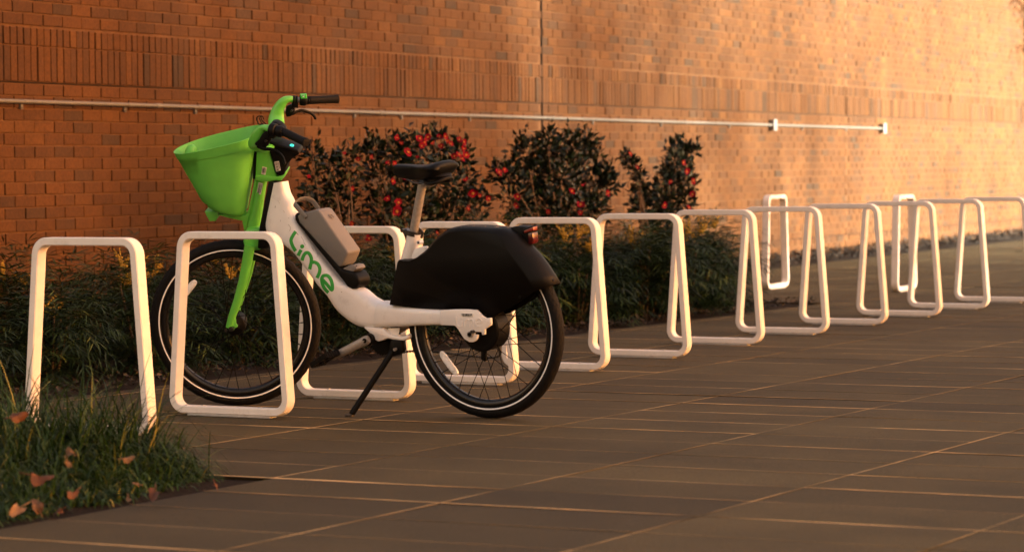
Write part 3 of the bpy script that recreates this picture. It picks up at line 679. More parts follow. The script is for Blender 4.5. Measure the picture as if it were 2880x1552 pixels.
# ---- cranks, pedals, chain, kickstand
BBc = FF.px(1028.6, 957, .075); BB0 = BBc - FF.n*.075
cd = (FF.px(936, 1003, .09) - FF.n*.015 - FF.px(1028.6, 957, .075)); cd = (cd - FF.n*cd.dot(FF.n)).normalized()
mb = MB(); tube(mb, [BB0 + FF.n*.062, BB0 - FF.n*.055], .024, 24); part('crank_spindle', mb, M_black, sharp=40)
for s in (1, -1):
    e = BB0 + cd*(s*.165) + FF.n*(s*.085); st = BB0 + FF.n*(s*.073)
    mb = MB(); tube(mb, [st - cd*s*.014, st, st + (e-st)*.5, e, e + cd*s*.012], [(.015, .010), (.0185, .0115), (.0165, .0105), (.0145, .010), (.009, .007)], 16, hint=FF.n.cross(cd)); cr = part('crank_arm', mb, M_silver)
    mb = MB(); tube(mb, [st + FF.n*(s*.006), st + FF.n*(s*.0115)], .0095, 16); part('crank_bolt', mb, M_black, cr)
    pc = e + FF.n*(s*.056); pa = (cd*s*.9 + FF.v*(-.1)).normalized(); pb = FF.n.cross(pa)
    mb = MB(); tube(mb, [e - FF.n*s*.006, e + FF.n*s*.105], .0085, 10)
    for q in (-1, 1): box(mb, pc + pa*(q*.036), .014, .094, .020, (pa, FF.n, pb))
    for q in (-1, 0, 1): box(mb, pc + FF.n*(q*.043), .07, .009, .017, (pa, FF.n, pb))
    for q in (-1, 1):
        for i in range(6): box(mb, pc + pa*(q*.036) + FF.n*((i-2.5)*.015) + pb*.0, .0165, .004, .024, (pa, FF.n, pb))
    part('pedal', mb, M_blackp, smooth=False)
mb = MB(); pts = []; cg = BB0 - FF.n*.045
for k in range(38*4):
    a = 2*math.pi*k/(38*4); r_ = .074 + (.006 if k % 4 in (0, 1) else 0); pts.append(cg + FF.h*(r_*math.cos(a)) + FF.v*(r_*math.sin(a)))
prism(mb, pts, [p - FF.n*.003 for p in pts]); cring = part('chainring', mb, M_black, smooth=False)
cgr = FF.c - FF.n*.052; mb = MB()
for sgn in (1, -1):
    p0 = cg + FF.v*(.079*sgn) + FF.h*.006; p1 = cgr + FF.v*(.038*sgn)
    path = [p0, p1] if sgn > 0 else [p0, p0 + (p1-p0)*.35 - FF.v*.006, FF.c - FF.h*.005 - FF.v*.118 - FF.n*.052, p1]
    path = smooth_path(path, 8); tube(mb, path, .0032, 6)
    tot = 0
    for i in range(len(path)-1):
        d = path[i+1]-path[i]; m_ = max(1, int(d.length/.0127))
        for j in range(m_): ball(mb, path[i] + d*((j+.5)/m_), (.0062, .0035, .0055), 6, 4, (d.normalized(), FF.n, d.normalized().cross(FF.n)))
part('chain', mb, M_chain)
mb = MB(); q = FF.P([(1352, 974), (1366, 974), (1367, 1014), (1362, 1017), (1352, 1010)], -.03); prism(mb, q, [p - FF.n*.012 for p in q]); part('chain_tensioner', mb, M_blackp, bevel=.003)
mb = MB(); q = FF.P([(1100, 955), (1128, 958), (1132, 985), (1124, 996), (1104, 1002), (1092, 995), (1094, 975)], .05); prism(mb, q, [p - FF.n*.03 for p in q]); ks = part('kickstand_bracket', mb, M_blackp, bevel=.003)
mb = MB(); a = FF.px(1112, 982, .055); tube(mb, [a - FF.n*.012, a + FF.n*.008], .006, 12); part('pivot_bolt', mb, M_silver, ks)
foot = gnd(985, 1170); tp_ = FF.px(1098, 997, .05)
mb = MB(); tube(mb, [tp_ + (tp_-foot)*.05, foot + (tp_-foot)*.03], .0118, 16); kst = part('kickstand_leg', mb, M_black)
mb = MB(); d_ = (tp_-foot); d_.z = 0; d_.normalize(); tube(mb, [foot + Vector((0, 0, .0005)), foot + Vector((0, 0, .006))], .019, 16); part('kickstand_foot', mb, M_chain, kst)

# ---- fork and steering column (front end, steered to the left)
mb = MB(); tube(mb, [SF.px(735.5, 498), SF.px(727, 548), SF.px(713.5, 635), SF.px(708, 668)], [.0255, .0255, .027, .029], 24); column = part('steering_column', mb, M_green)
mb = MB(); q = SF.P([(690, 645), (728, 640), (756, 675), (744, 694), (728, 706), (690, 706), (683, 680)], .052); prism(mb, q, [p - SF.n*.104 for p in q]); part('fork_crown', mb, M_green, column, bevel=.012, bseg=3)
for s in (1, -1):
    yo = .066*s
    base = [SF.px(x, y, .066) - SF.n*.066 + SF.n*yo for x, y in ((703, 690), (694, 740), (684, 790), (668, 845), (652, 893), (646, 922))]
    mb = MB(); tube(mb, base, [(.0215, .0135), (.0205, .013), (.0185, .012), (.0165, .0115), (.0155, .011), (.0165, .008)], 18, hint=SF.h); lg = part('fork_leg', mb, M_green, column)
    mb = MB(); q = [SF.px(x, y, .072) - SF.n*.072 + SF.n*(s*.072) for x, y in ((645, 895), (663, 897), (664, 912), (668, 914), (668, 920), (661, 923), (657, 930), (649, 932), (642, 926), (640, 912))]
    prism(mb, q, [p - SF.n*(s*.012) for p in q]); part('fork_dropout', mb, M_green, column, bevel=.002)
    mb = MB(); a = SF.px(650, 924, .074) - SF.n*.074 + SF.n*(s*.074); tube(mb, [a, a + SF.n*(s*.01)], .0095, 16); tube(mb, [a + SF.n*(s*.01), a + SF.n*(s*.016)], .005, 10)
    a2 = a + SF.h*.021 - SF.v*.007; tube(mb, [a2 - SF.n*(s*.004), a2 + SF.n*(s*.006)], .0065, 10); part('axle_bolt', mb, M_chain, column, sharp=40)
SG = Frame(SF.px(727, 520), R(199.5), R(16.3))    # basket and handlebar sit slightly twisted against the wheel
CB = [(722, 419), (752, 402), (757, 421), (778, 500), (718, 501)]
mb = MB(); q = SG.P(CB, .036); prism(mb, q, [p - SG.n*.072 for p in q]); hb = part('column_box', mb, M_green, bevel=.004)
CC = [(718, 494), (717, 507), (744, 511.5), (789, 510), (800, 498), (804.5, 485), (801.5, 483.5), (792, 494), (777, 498)]
mb = MB(); q = SG.P(CC, .040); prism(mb, q, [p - SG.n*.08 for p in q]); part('column_collar', mb, M_green, bevel=.004)
DH = [(750, 391), (757, 396), (790, 409), (838, 424), (842, 430), (840, 436), (822, 446), (810, 459), (804, 470), (801, 489), (796, 494), (785, 494.5), (776.5, 492), (768, 460), (757, 424), (748, 405)]
mb = MB(); q = SG.P(DH, .042); prism(mb, q, [p - SG.n*.084 for p in q]); disp = part('display_housing', mb, M_blackp, bevel=.008, bseg=3)
mb = MB(); q = SG.P([(757, 395.5), (786, 407), (838, 423), (840, 430), (832, 434), (780, 418), (756, 405)], .047); prism(mb, q, [p - SG.n*.094 for p in q]); part('display_rim', mb, M_black, disp, bevel=.006, bseg=3)
ptop = SG.P([(790, 409), (838, 424)], .047); e1 = (ptop[1]-ptop[0]).normalized(); e2 = SG.n; en = e1.cross(e2); en = en if en.z > 0 else -en
cc = SG.px(821, 409.5, 0); hitp = ptop[0] - SG.n*.047; d = ray(821, 409.5); tt = ((hitp + en*.0012 - CAM).dot(en))/d.dot(en); cc = CAM + d*tt
mb = MB(); tube(mb, [cc + e1*(.0062*math.cos(a)) + e2*(.0115*math.sin(a)) for a in np.linspace(0, 6.283, 25)[:-1]], .0021, 8, closed=True); part('cyan_ring_light', mb, M_cyan, disp)
mb = MB(); q = SG.P([(760, 346), (775, 343), (790, 352), (803, 368), (796, 384), (765, 372)], .02); prism(mb, q, [p - SG.n*.05 for p in q]); part('phone_cradle', mb, M_blackp, disp, bevel=.008)
part('code_label', sticker('a', SG, [(738.5, 469), (750.5, 471.5), (746.5, 492.5), (735, 489.5)], .0367, seed=1, along=1), [M_paper, M_ink], hb, smooth=False)
part('code_label', sticker('b', SG, [(771.5, 455.5), (784.5, 453.5), (789.5, 479.5), (777, 483)], .0427, seed=2, along=1), [M_paper, M_ink], disp, smooth=False)
part('code_label', sticker('c', SG, [(727.5, 513.5), (739.5, 516.5), (733.5, 547.5), (721.5, 544.5)], .0262, seed=4, along=1), [M_paper, M_ink], column, smooth=False)
# ---- basket
bt = SG.px(734, 511) - SG.px(668, 850); aup = (bt - SG.n*bt.dot(SG.n)).normalized(); bfw = aup.cross(SG.n); bfw = bfw if bfw.dot(SG.h) > 0 else -bfw
BO_ = SG.px(690, 602)
def ba(x, y): d_ = SG.px(x, y) - BO_; return d_.dot(bfw), d_.dot(aup)
fb, fa = ba(576, 596); rb, ra2 = ba(492, 424); kb, ka = ba(724, 366); b0, a0 = ba(694, 590)
bk_bot, bk_top = ba(694, 585)[0], ba(723, 400)[0]
Hh = (ra2 + ka)/2
def bring(t, inset=0., zoff=0.):
    back = bk_bot + (bk_top-bk_bot)*t + inset; front = fb + (rb-fb)*t**.97 - inset; hw = (.082 + (.117-.082)*t**.9) - inset
    a_ = a0*(1-t)*0 + (fa*.5 + a0*.0)*(1-t)*0 + zoff; out = []
    cb, hl = (back+front)/2, (front-back)/2
    za = Hh*t + zoff
    for k in range(44):
        q = 2*math.pi*k/44; cx, sx = math.cos(q), math.sin(q); e = .92 if cx > 0 else .42
        x = math.copysign(abs(cx)**e, cx)*hl; y = math.copysign(abs(sx)**(.92 if cx > 0 else .6), sx)*hw
        tilt = (ra2-ka)*(x/hl)*.5*t
        out.append(BO_ + bfw*(cb+x) + SG.n*y + aup*(za+tilt))
    return out
rings = [bring(0, .045, -.0), bring(0, .02, .000), bring(0, .006, .006), bring(0, .0, .018), bring(.12), bring(.35), bring(.6), bring(.865), bring(.87, -.0025), bring(.93, -.0025), bring(1.0, -.0025), bring(1.004, .0), bring(.99, .0035), bring(.6, .0045), bring(.2, .0045), bring(.03, .012, .01), bring(.03, .05, .008)]
mb = MB(); loft(mb, rings); basket = part('basket', mb, M_greenp, sharp=50)
mb = MB(); p0 = BO_ + bfw*(rb*.80) + aup*(Hh*.70); ball(mb, p0, (.026, .03, .04), 14, 8, (bfw, SG.n, aup)); part('basket_inner_pocket', mb, M_greenp, basket)
mb = MB(); q = SG.P([(575, 595), (583, 612), (589, 623), (607, 622), (612, 608), (613, 597)], .03); prism(mb, q, [p - SG.n*.06 for p in q]); part('basket_foot', mb, M_greenp, basket, bevel=.003)
mb = MB(); q = SG.P([(612, 604), (690, 606), (700, 600), (697, 622), (679, 621), (640, 613)], .035); prism(mb, q, [p - SG.n*.07 for p in q]); part('basket_bracket', mb, M_green, basket, bevel=.003)
mb = MB(); q = SG.P([(679, 608), (696, 600), (717, 505), (722, 505), (703, 603), (690, 648), (687, 650)], .03); prism(mb, q, [p - SG.n*.004 for p in q]); part('basket_stay', mb, M_green, basket, bevel=.001)
mb = MB(); q = SG.P([(714, 424), (722, 424), (717, 505), (711, 504)], .032); prism(mb, q, [p - SG.n*.064 for p in q]); part('basket_mount', mb, M_black, basket, bevel=.002)
# ---- handlebar: two swept green arms, grips, levers
def far(x, y, o): return SG.px(x, y, -o)
def both(s, L):        # points read on the far (right) arm; mirrored through the steering plane for the near arm
    out = []
    for x, y, o in L:
        p = far(x, y, o); out.append(p if s < 0 else p + SG.n*(2*o))
    return out
for s in (-1, 1):
    arm = smooth_path(both(s, [(768, 400, .03), (773, 384, .09), (778, 360, .15), (777, 336, .187), (783, 308, .20), (797, 286, .205), (812, 279, .212), (828, 281.5, .222)]), 7)
    N_ = len(arm); rad = []
    for i in range(N_):
        t = i/(N_-1); ww = np.interp(t, [0, .25, .43, .58, .75, .88, 1], [.022, .031, .033, .024, .016, .0145, .0125]); hh_ = np.interp(t, [0, .3, .6, .8, 1], [.013, .014, .013, .013, .0125]); rad.append((float(ww), float(hh_)))
    mb = MB(); tube(mb, arm, rad, 18, hint=SG.h); arm_o = part('handlebar_arm', mb, M_green, sharp=60)
    g0, g1 = both(s, [(868, 282.4, .235), (950, 279.3, .318)]); gd = (g1-g0).normalized(); b0_ = both(s, [(822, 281, .219)])[0]
    mb = MB(); tube(mb, [b0_, g0 + gd*.01], .011, 14); part('bar_end', mb, M_silver, arm_o)
    L_ = (g1-g0).length
    mb = MB(); tube(mb, [g0 + gd*(L_*t) for t in (0, .02, .06, .3, .6, .85, .95, .99, 1.0)], [.0148, .0155, .0162, .0160, .0158, .0163, .0178, .0175, .014], 22); part('grip', mb, M_rubber, arm_o)
    m0 = b0_.lerp(g0, .5); bd = (g0-b0_).normalized(); bz = bd.cross(SG.n).normalized(); bz = bz if bz.z > 0 else -bz; by = bz.cross(bd)
    mb = MB(); tube(mb, [b0_ + bd*.002, b0_ + bd*.010], .0175, 16); tube(mb, [b0_ + bd*.012, b0_ + bd*.021], .0165, 16); box(mb, b0_ + bd*.012 - bz*.02, .026, .02, .022, (bd, by, bz)); part('bar_clamp', mb, M_blackp, arm_o, bevel=.002, sharp=40)
    mb = MB(); tube(mb, [m0 - bd*.004, m0 + bd*.002, m0 + bd*.020, m0 + bd*.025], [.019, .0225, .0225, .019], 20); tube(mb, [m0 + bd*.027, m0 + bd*.034], .0175, 16)
    if s > 0: tube(mb, [m0 - bd*.03, m0 - bd*.026, m0 - bd*.006, m0 - bd*.002], [.022, .0275, .0275, .022], 20)
    part('throttle_housing', mb, M_blackp, arm_o, sharp=40)
    if s > 0: continue
    lv = both(s, [(812, 305, .222), (816, 322, .226), (825, 320, .232), (838, 313, .246), (851, 311, .258), (871.5, 317.5, .276), (882, 325, .285), (887, 333, .29)])
    mb = MB(); tube(mb, smooth_path(lv[1:], 5), (.0058, .0042), 10, hint=SG.v); ball(mb, lv[-1], .0062, 10, 6); lvo = part('brake_lever', mb, M_black, arm_o)
    mb = MB(); q = [p for p in both(s, [(806, 299, .224), (818, 293, .224), (829, 300, .224), (829, 314, .224), (820, 326, .224), (807, 328, .224), (804, 318, .224)])]; prism(mb, [p + SG.n*.012 for p in q], [p - SG.n*.012 for p in q]); part('lever_pivot', mb, M_blackp, arm_o, bevel=.004)
    mb = MB(); a = both(s, [(822, 310, .21)])[0]; tube(mb, [a, a + SG.n*.02], .0045, 10); part('cable_adjuster', mb, M_chain, arm_o)
near_arm = arm_o
mb = MB(); tube(mb, smooth_path([SG.px(724, 411, .222), SG.px(742, 419, .228), SG.px(760, 420, .235), SG.px(780, 428, .245), SG.px(794, 442, .255), SG.px(800.5, 458, .262)], 5), (.0072, .0045), 10, hint=SG.v); ball(mb, SG.px(800.5, 459, .262), .0062, 10, 6); part('brake_lever', mb, M_black, near_arm)
mb = MB(); q = SG.P([(714, 406), (728, 394), (737, 378), (752, 366), (762, 372), (763, 392), (752, 412), (742, 421), (726, 416)], .228); prism(mb, q, [p - SG.n*.026 for p in q]); part('lever_pivot', mb, M_blackp, near_arm, bevel=.005)
mb = MB(); a = SG.px(748, 396, .229); tube(mb, [a, a + SG.n*.006], .0055, 12); part('cable_adjuster', mb, M_chain, near_arm)
# green sticker with letters on the far throttle
fm0 = far(845, 282, .226); mb = MB()
sq = [SG.px(843.6, 266.5, -.205), SG.px(860.5, 265.8, -.205), SG.px(862, 277.5, -.205), SG.px(847, 278, -.205)]
prism(mb, sq, [p - SG.n*.012 for p in sq], 0)
tri = [SG.px(849.3, 272.4, -.2045), SG.px(858.2, 272, -.2045), SG.px(853.8, 275.6, -.2045)]; tri = [SG.px(849.3, 274.4, -.2045), SG.px(857.6, 274.2, -.2045), SG.px(853.4, 270.6, -.2045)]
prism(mb, [p + SG.n*.0004 for p in tri], [p - SG.n*.0004 for p in tri], 1)
for x in (849.2, 855.4): ribbon(mb, [(x - 1.8, 266.6), (x - 1.4, 268.6), (x, 269.2), (x + 1.4, 268.5), (x + 1.8, 266.5)], 1.0, SG, None, -.2045, lift=.0004, mi=1, sub=3)
part('go_sticker', mb, [mat('bright_green_sticker', (.05, .62, .06), .4), M_reflect], arm_o if False else [o for o in bike.children if o.name.startswith('handlebar_arm')][0], smooth=False)
# cables and tie ends
cab = [[SG.px(722, 330, -.02), SG.px(727, 348, -.02), SG.px(742, 352, -.01), SG.px(757, 365, .0)], [SG.px(733, 328, -.02), SG.px(738, 340, -.02), SG.px(748, 350, -.01), SG.px(760, 366, .0)],
       [SG.px(726, 343, .0), SG.px(721, 336, .0), SG.px(726, 328, .0), SG.px(738, 328, .0), SG.px(742, 336, .0)], [SG.px(724, 346, .01), SG.px(732, 352, .01), SG.px(745, 358, .01), SG.px(756, 368, .01)], [SG.px(729, 331, .01), SG.px(736, 346, .01), SG.px(746, 354, .01)]]
mb = MB()
for c in cab: tube(mb, smooth_path(c, 6), .0022, 7)
part('cable_loops', mb, M_black)
for a_, b_, c_ in (((760, 660), (800, 680), (822, 706)), ((758, 664), (797, 686), (815, 712))):
    mb = MB(); tube(mb, smooth_path([SF.px(728, 640, .03), FF.px(*a_, .03), FF.px(*b_, .028), FF.px(*c_, .018)], 6), .0019, 7); part('frame_cable', mb, M_chain)
# ------------------------------------------------------------------ plants
def leaf_quads(vs_, fs, tn, c, d, up, L, W, fold, t, curl=0.):
    s = d.cross(up).normalized(); up = s.cross(d).normalized(); o = len(vs_)
    m0 = c; m1 = c + d*(L*.45) - up*(curl*L*.25); m2 = c + d*L - up*(curl*L)
    lift = up*(W*fold)
    vs_ += [m0, m1 + s*(W*.5) + lift, m2, m1 - s*(W*.5) + lift, m1]
    fs += [(o, o+1, o+4), (o+4, o+1, o+2), (o, o+4, o+3), (o+4, o+2, o+3)]; tn += [t]*4
def rv(): 
    v = Vector((random.gauss(0, 1), random.gauss(0, 1), random.gauss(0, 1))); return v.normalized()
# camellias: blobs read off the photograph (px x, y, radius) stand on real planes
def camellia(lab, x_pl, blobs, base_px, flowers, dens, seed, group='flowering shrubs in the planting bed'):
    random.seed(seed); X = Vector((1, 0, 0))
    C = []
    for bx_, by_, br in blobs:
        p = hit(bx_, by_, (x_pl + random.uniform(-.10, .10), 0, 0), X); C.append((p, br*((p-CAM).dot(fw))/FPX))
    b = hit(base_px, 600, (x_pl, 0, 0), X); b.z = 0
    t = thing('camellia_shrub', lab, 'shrub', b, group)
    mb = MB(); stems = []
    for p, r_ in C:
        mid = b.lerp(p, .5) + Vector((random.uniform(-.05, .05), random.uniform(-.08, .08), .06)); st = b + Vector((random.uniform(-.06, .06), random.uniform(-.1, .1), 0))
        pth = smooth_path([st, mid, p], 5); tube(mb, pth, [.011 - .0085*i/(len(pth)-1) for i in range(len(pth))], 6); stems.append(p)
        for _ in range(7):
            q = p + rv()*(r_*random.uniform(.6, 1.15)); q.z += .03; mm_ = p.lerp(q, .5) + rv()*.02; tube(mb, [p, mm_, q], [.0035, .0026, .0014], 5)
    mb.build('twigs', M_stem, t)
    vs_, fs, tn = [], [], []
    for p, r_ in C:
        N = int(dens*r_**1.9*9800)
        for _ in range(N):
            v = rv(); rad = r_*(random.random()**.42)*random.uniform(.75, 1.2)
            c = p + Vector((v.x*rad, v.y*rad, v.z*rad))
            # leaves cluster towards twig ends and point outwards and upwards
            d = (v + Vector((0, 0, .45)) + rv()*.75).normalized(); L = random.uniform(.036, .064)
            leaf_quads(vs_, fs, tn, c, d, rv() + Vector((0, 0, .8)), L, L*random.uniform(.42, .55), .16, min(1, max(0, random.gauss(.42, .26))), random.uniform(0, .3))
    for p, r_ in C[:]:
        for _ in range(5):   # shoots that stand clear of the outline
            q = p + Vector((random.uniform(-.5, .5)*r_, random.uniform(-.8, .8)*r_, r_*random.uniform(.7, 1.5)))
            for i in range(5):
                leaf_quads(vs_, fs, tn, q + Vector((0, 0, -.022*i)) + rv()*.008, (rv() + Vector((0, 0, .8))).normalized(), rv(), random.uniform(.03, .055), .022, .16, random.random()*.7, .1)
    MB().add(vs_, fs).build('foliage', M_cam, t, tint=tn, recalc=False, sharp=180)
    for fx, fy, fr in flowers:
        c = hit(fx, fy, (x_pl + random.uniform(.12, .26), 0, 0), X); nrm = (Vector((.75, -.55, .2)) + rv()*.5).normalized(); e1 = nrm.orthogonal().normalized(); e2 = nrm.cross(e1)
        rr_ = .78*fr*((c-CAM).dot(fw))/FPX; mb = MB(); nP = random.choice((6, 7, 8)); ph = random.random()*6
        for k in range(nP):
            a = ph + 2*math.pi*k/nP + random.uniform(-.15, .15); d = e1*math.cos(a) + e2*math.sin(a); s = nrm.cross(d); R_ = rr_*random.uniform(.8, 1.15); cup = random.uniform(.0, .45)
            rows = []
            for (q, wd_) in ((.12, .10), (.45, .36), (.8, .46), (1.0, .26)):
                m_ = c + d*(R_*q) + nrm*(R_*(.10 + cup*q*q) + (.002 if k % 2 else 0)); rows.append([m_ - s*(R_*wd_) + nrm*(R_*.06), m_ - nrm*(R_*.02), m_ + s*(R_*wd_) + nrm*(R_*.06)])
            o = len(mb.v); mb.add([p for r_ in rows for p in r_], [(i*3+j, i*3+j+1, (i+1)*3+j+1, (i+1)*3+j) for i in range(3) for j in range(2)])
        fo = mb.build('flower', M_petal, t, recalc=False, sharp=180)
        if fr > 7:
            mb = MB(); ball(mb, c + nrm*(rr_*.22), (rr_*.22, rr_*.22, rr_*.18), 8, 5, (e1, e2, nrm))
            for k in range(9): q = c + nrm*(rr_*.34) + (e1*math.cos(k*.7) + e2*math.sin(k*.7))*(rr_*.24); ball(mb, q, rr_*.08, 5, 3)
            mb.build('stamens', M_stamen, fo)
    return t
camellia('sparse dark green shrub with loose twigs and few dark red buds, by the battery', -8.75, [(880, 440, 42), (925, 470, 45), (975, 450, 42), (890, 520, 48), (950, 545, 52), (870, 590, 40), (925, 620, 50), (985, 610, 45), (985, 520, 40)], 935,
         [(1008, 448, 9), (969, 432, 7), (989, 532, 9), (868, 496, 7), (989, 628, 9)], .62, 11)
camellia('dense shrub topped with a row of red flowers, behind the saddle', -8.65, [(1050, 425, 42), (1110, 430, 50), (1170, 420, 48), (1230, 420, 48), (1290, 440, 42), (1075, 500, 60), (1150, 500, 66), (1230, 510, 66), (1300, 520, 55), (1325, 560, 34), (1080, 590, 62), (1160, 590, 70), (1250, 600, 66), (1325, 600, 45), (1120, 660, 60), (1220, 660, 60), (1365, 556, 14)], 1180,
         [(1115, 389, 11), (1128, 404, 8), (1145, 430, 18), (1092, 460, 10), (1108, 460, 9), (1180, 392, 15), (1192, 400, 13), (1203, 386, 12), (1185, 412, 11), (1236, 386, 11), (1251, 384, 11), (1258, 396, 9), (1267, 405, 11), (1241, 411, 11), (1290, 395, 13), (1302, 400, 13), (1302, 418, 11), (1290, 437, 14), (1309, 437, 15), (1297, 447, 13), (1278, 440, 11), (1102, 509, 13), (1138, 500, 11),
          (1043, 443, 10), (1090, 560, 12), (1118, 570, 16), (1115, 595, 19), (1329, 543, 17), (1347, 551, 9), (1373, 558, 12), (1315, 586, 10), (1308, 502, 10), (1038, 671, 12), (1140, 425, 8), (1215, 400, 9), (1173, 440, 7), (1228, 655, 9)], .95, 12)
camellia('tall broad dark shrub with scattered red flowers, right of the saddle', -8.55, [(1398, 482, 26), (1430, 500, 36), (1480, 430, 48), (1540, 415, 50), (1600, 420, 52), (1655, 400, 30), (1650, 450, 48), (1500, 500, 66), (1580, 500, 72), (1660, 520, 58), (1708, 520, 34), (1447, 570, 40), (1520, 580, 66), (1600, 580, 70), (1670, 590, 52), (1560, 640, 60), (1470, 620, 46), (1712, 480, 20)], 1560,
         [(1402, 487, 15), (1418, 478, 10), (1456, 553, 13), (1451, 578, 10), (1607, 539, 13), (1639, 518, 8), (1632, 577, 15), (1632, 598, 9), (1708, 543, 12), (1542, 596, 9)], 1.15, 13)
camellia('small V-shaped shrub with red flowers down its right edge', -8.45, [(1757, 440, 15), (1775, 458, 17), (1790, 485, 20), (1800, 520, 22), (1812, 560, 26), (1905, 425, 34), (1945, 430, 26), (1900, 470, 42), (1880, 520, 46), (1925, 510, 40), (1860, 570, 50), (1915, 570, 46), (1800, 590, 36), (1860, 620, 46)], 1850,
         [(1771, 434, 9), (1791, 472, 8), (1920, 457, 11), (1929, 482, 13), (1947, 509, 12), (1948, 547, 11), (1867, 577, 12), (1936, 586, 12), (1886, 511, 8)], 1.2, 14)
# fine-leaved mahonias: four kinds of plant, copied through the bed
def mahonia(seed, loc, hgt, nf):
    random.seed(seed); b = Vector(loc); t = thing('mahonia_plant', 'x', 'shrub', loc, 'fine-leaved plants filling the bed')
    vs_, fs, tn = [], [], []; sm = MB(); tops = []
    for k in range(5):
        a = 2*math.pi*k/5 + random.random(); r_ = random.uniform(.02, .16); tp = b + Vector((r_*math.cos(a)*1.3, r_*math.sin(a)*1.3, hgt*random.uniform(.5, .82))); tube(sm, [b + Vector((.03*math.cos(a), .03*math.sin(a), 0)), tp], [.008, .005], 6); tops.append(tp)
    sm.build('stem', M_stem, t)
    for i in range(nf):
        tp = random.choice(tops); tp = tp - Vector((0, 0, random.random()**1.25*hgt*.78)); a = random.random()*2*math.pi; el = random.uniform(.05, 1.2); Lf = random.uniform(.22, .36)
        d = Vector((math.cos(a)*math.cos(el), math.sin(a)*math.cos(el), math.sin(el))); side = d.cross(Vector((0, 0, 1))).normalized(); p = tp.copy(); nl = random.choice((5, 6, 7)); tb = min(1, max(0, random.gauss(.45, .22)))
        for j in range(nl):
            p = p + d*(Lf/nl); d = (d - Vector((0, 0, .13))).normalized(); up = side.cross(d)
            for s in (-1, 1):
                ld = (d*.75 + side*s*.75 + Vector((0, 0, random.uniform(-.35, .1)))).normalized()
                leaf_quads(vs_, fs, tn, p, ld, up + rv()*.3, random.uniform(.075, .125), .0078, .2, min(1, max(0, tb + random.gauss(0, .12))), random.uniform(.1, .4))
        leaf_quads(vs_, fs, tn, p, d, up, .10, .0095, .2, tb, .2)
    MB().add(vs_, fs).build('foliage', M_mah, t, tint=tn, recalc=False, sharp=180)
    return t
def spikes(t, n_, hgt, seed):
    random.seed(seed); b = BASE[t.name]; 
    for q in range(n_):
        a = random.random()*6.28; c0 = b + Vector((.1*math.cos(a), .1*math.sin(a), hgt*random.uniform(.72, .95))); mb = MB()
        for k in range(random.choice((4, 5, 6))):
            d = Vector((random.gauss(0, .35), random.gauss(0, .35), 1)).normalized(); L_ = random.uniform(.07, .13)
            tube(mb, [c0, c0 + d*L_], [.0022, .0012], 5)
            for i in range(16): ball(mb, c0 + d*(L_*(.2 + .8*i/15)) + rv()*.0075, random.uniform(.0035, .0062)*(1.15-.4*i/15), 6, 4)
        mb.build('flower_spike', M_yflow, t)
PR = []
for i, (h_, nf, ns) in enumerate(((.52, 330, 1), (.58, 350, 2), (.50, 320, 2), (.62, 340, 4))):
    p = mahonia(31+i, (0, 0, 0), h_, nf); spikes(p, ns, h_, 51+i); PR.append(p)
MH = [(-8.55, 9.6, 1, 'at the far left edge of the bed against the wall'), (-8.0, 10.05, 0, 'low at the bed edge, seen through the nearest rack'), (-8.75, 10.6, 3, 'tall one behind the left leg of the nearest rack'), (-7.95, 10.75, 2, 'seen between the nearest rack and the front wheel'),
      (-8.65, 11.5, 1, 'against the wall left of the front wheel top'), (-7.95, 11.5, 3, 'seen through the spokes of the front wheel'), (-8.6, 12.4, 1, 'with yellow spikes behind the top of the front tyre'), (-7.95, 12.3, 0, 'low one behind the fork and down tube'),
      (-8.6, 13.3, 0, 'under the battery handle behind the down tube'), (-7.95, 13.15, 1, 'behind the pedal and the down tube lettering'), (-7.95, 13.95, 2, 'with yellow spikes just left of the black fender'), (-8.35, 14.6, 3, 'behind the seat post clamp'),
      (-7.9, 14.9, 0, 'hidden mostly behind the black fender'), (-8.2, 15.6, 1, 'just right of the tail light, with yellow spikes'), (-7.85, 15.9, 3, 'seen through the first rack right of the tail light'), (-8.2, 16.6, 3, 'tall yellow flowered one beneath the broad red flowering shrub'),
      (-7.8, 16.75, 1, 'between the two racks right of the bicycle'), (-8.3, 17.5, 2, 'behind the second rack past the bicycle'), (-7.8, 17.45, 3, 'with bright yellow spikes, right of the second rack past the bicycle'), (-7.95, 17.95, 3, 'in front of the V-shaped shrub'), (-8.25, 18.15, 1, 'feathery one spreading over the right end of the bed'), (-9.0, 17.5, 0, 'against the wall at the right end of the bed'), (-9.1, 15.2, 2, 'deep in the bed behind the saddle'), (-9.1, 16.9, 0, 'deep in the bed behind the broad shrub')]
used = set()
for x, y, k, lab in MH:
    t = PR[k] if k not in used else copy_tree(PR[k]); used.add(k)
    s_ = random.uniform(.88, 1.08)*(.92 if x > -8.1 else 1.0)*(.86 if y < 12 else 1.0); t.location = (x, y, 0); t.rotation_euler.z = random.random()*6.28; t.scale = (s_*1.12, s_*1.12, s_)
    t['label'] = 'fine-leaved plant ' + lab
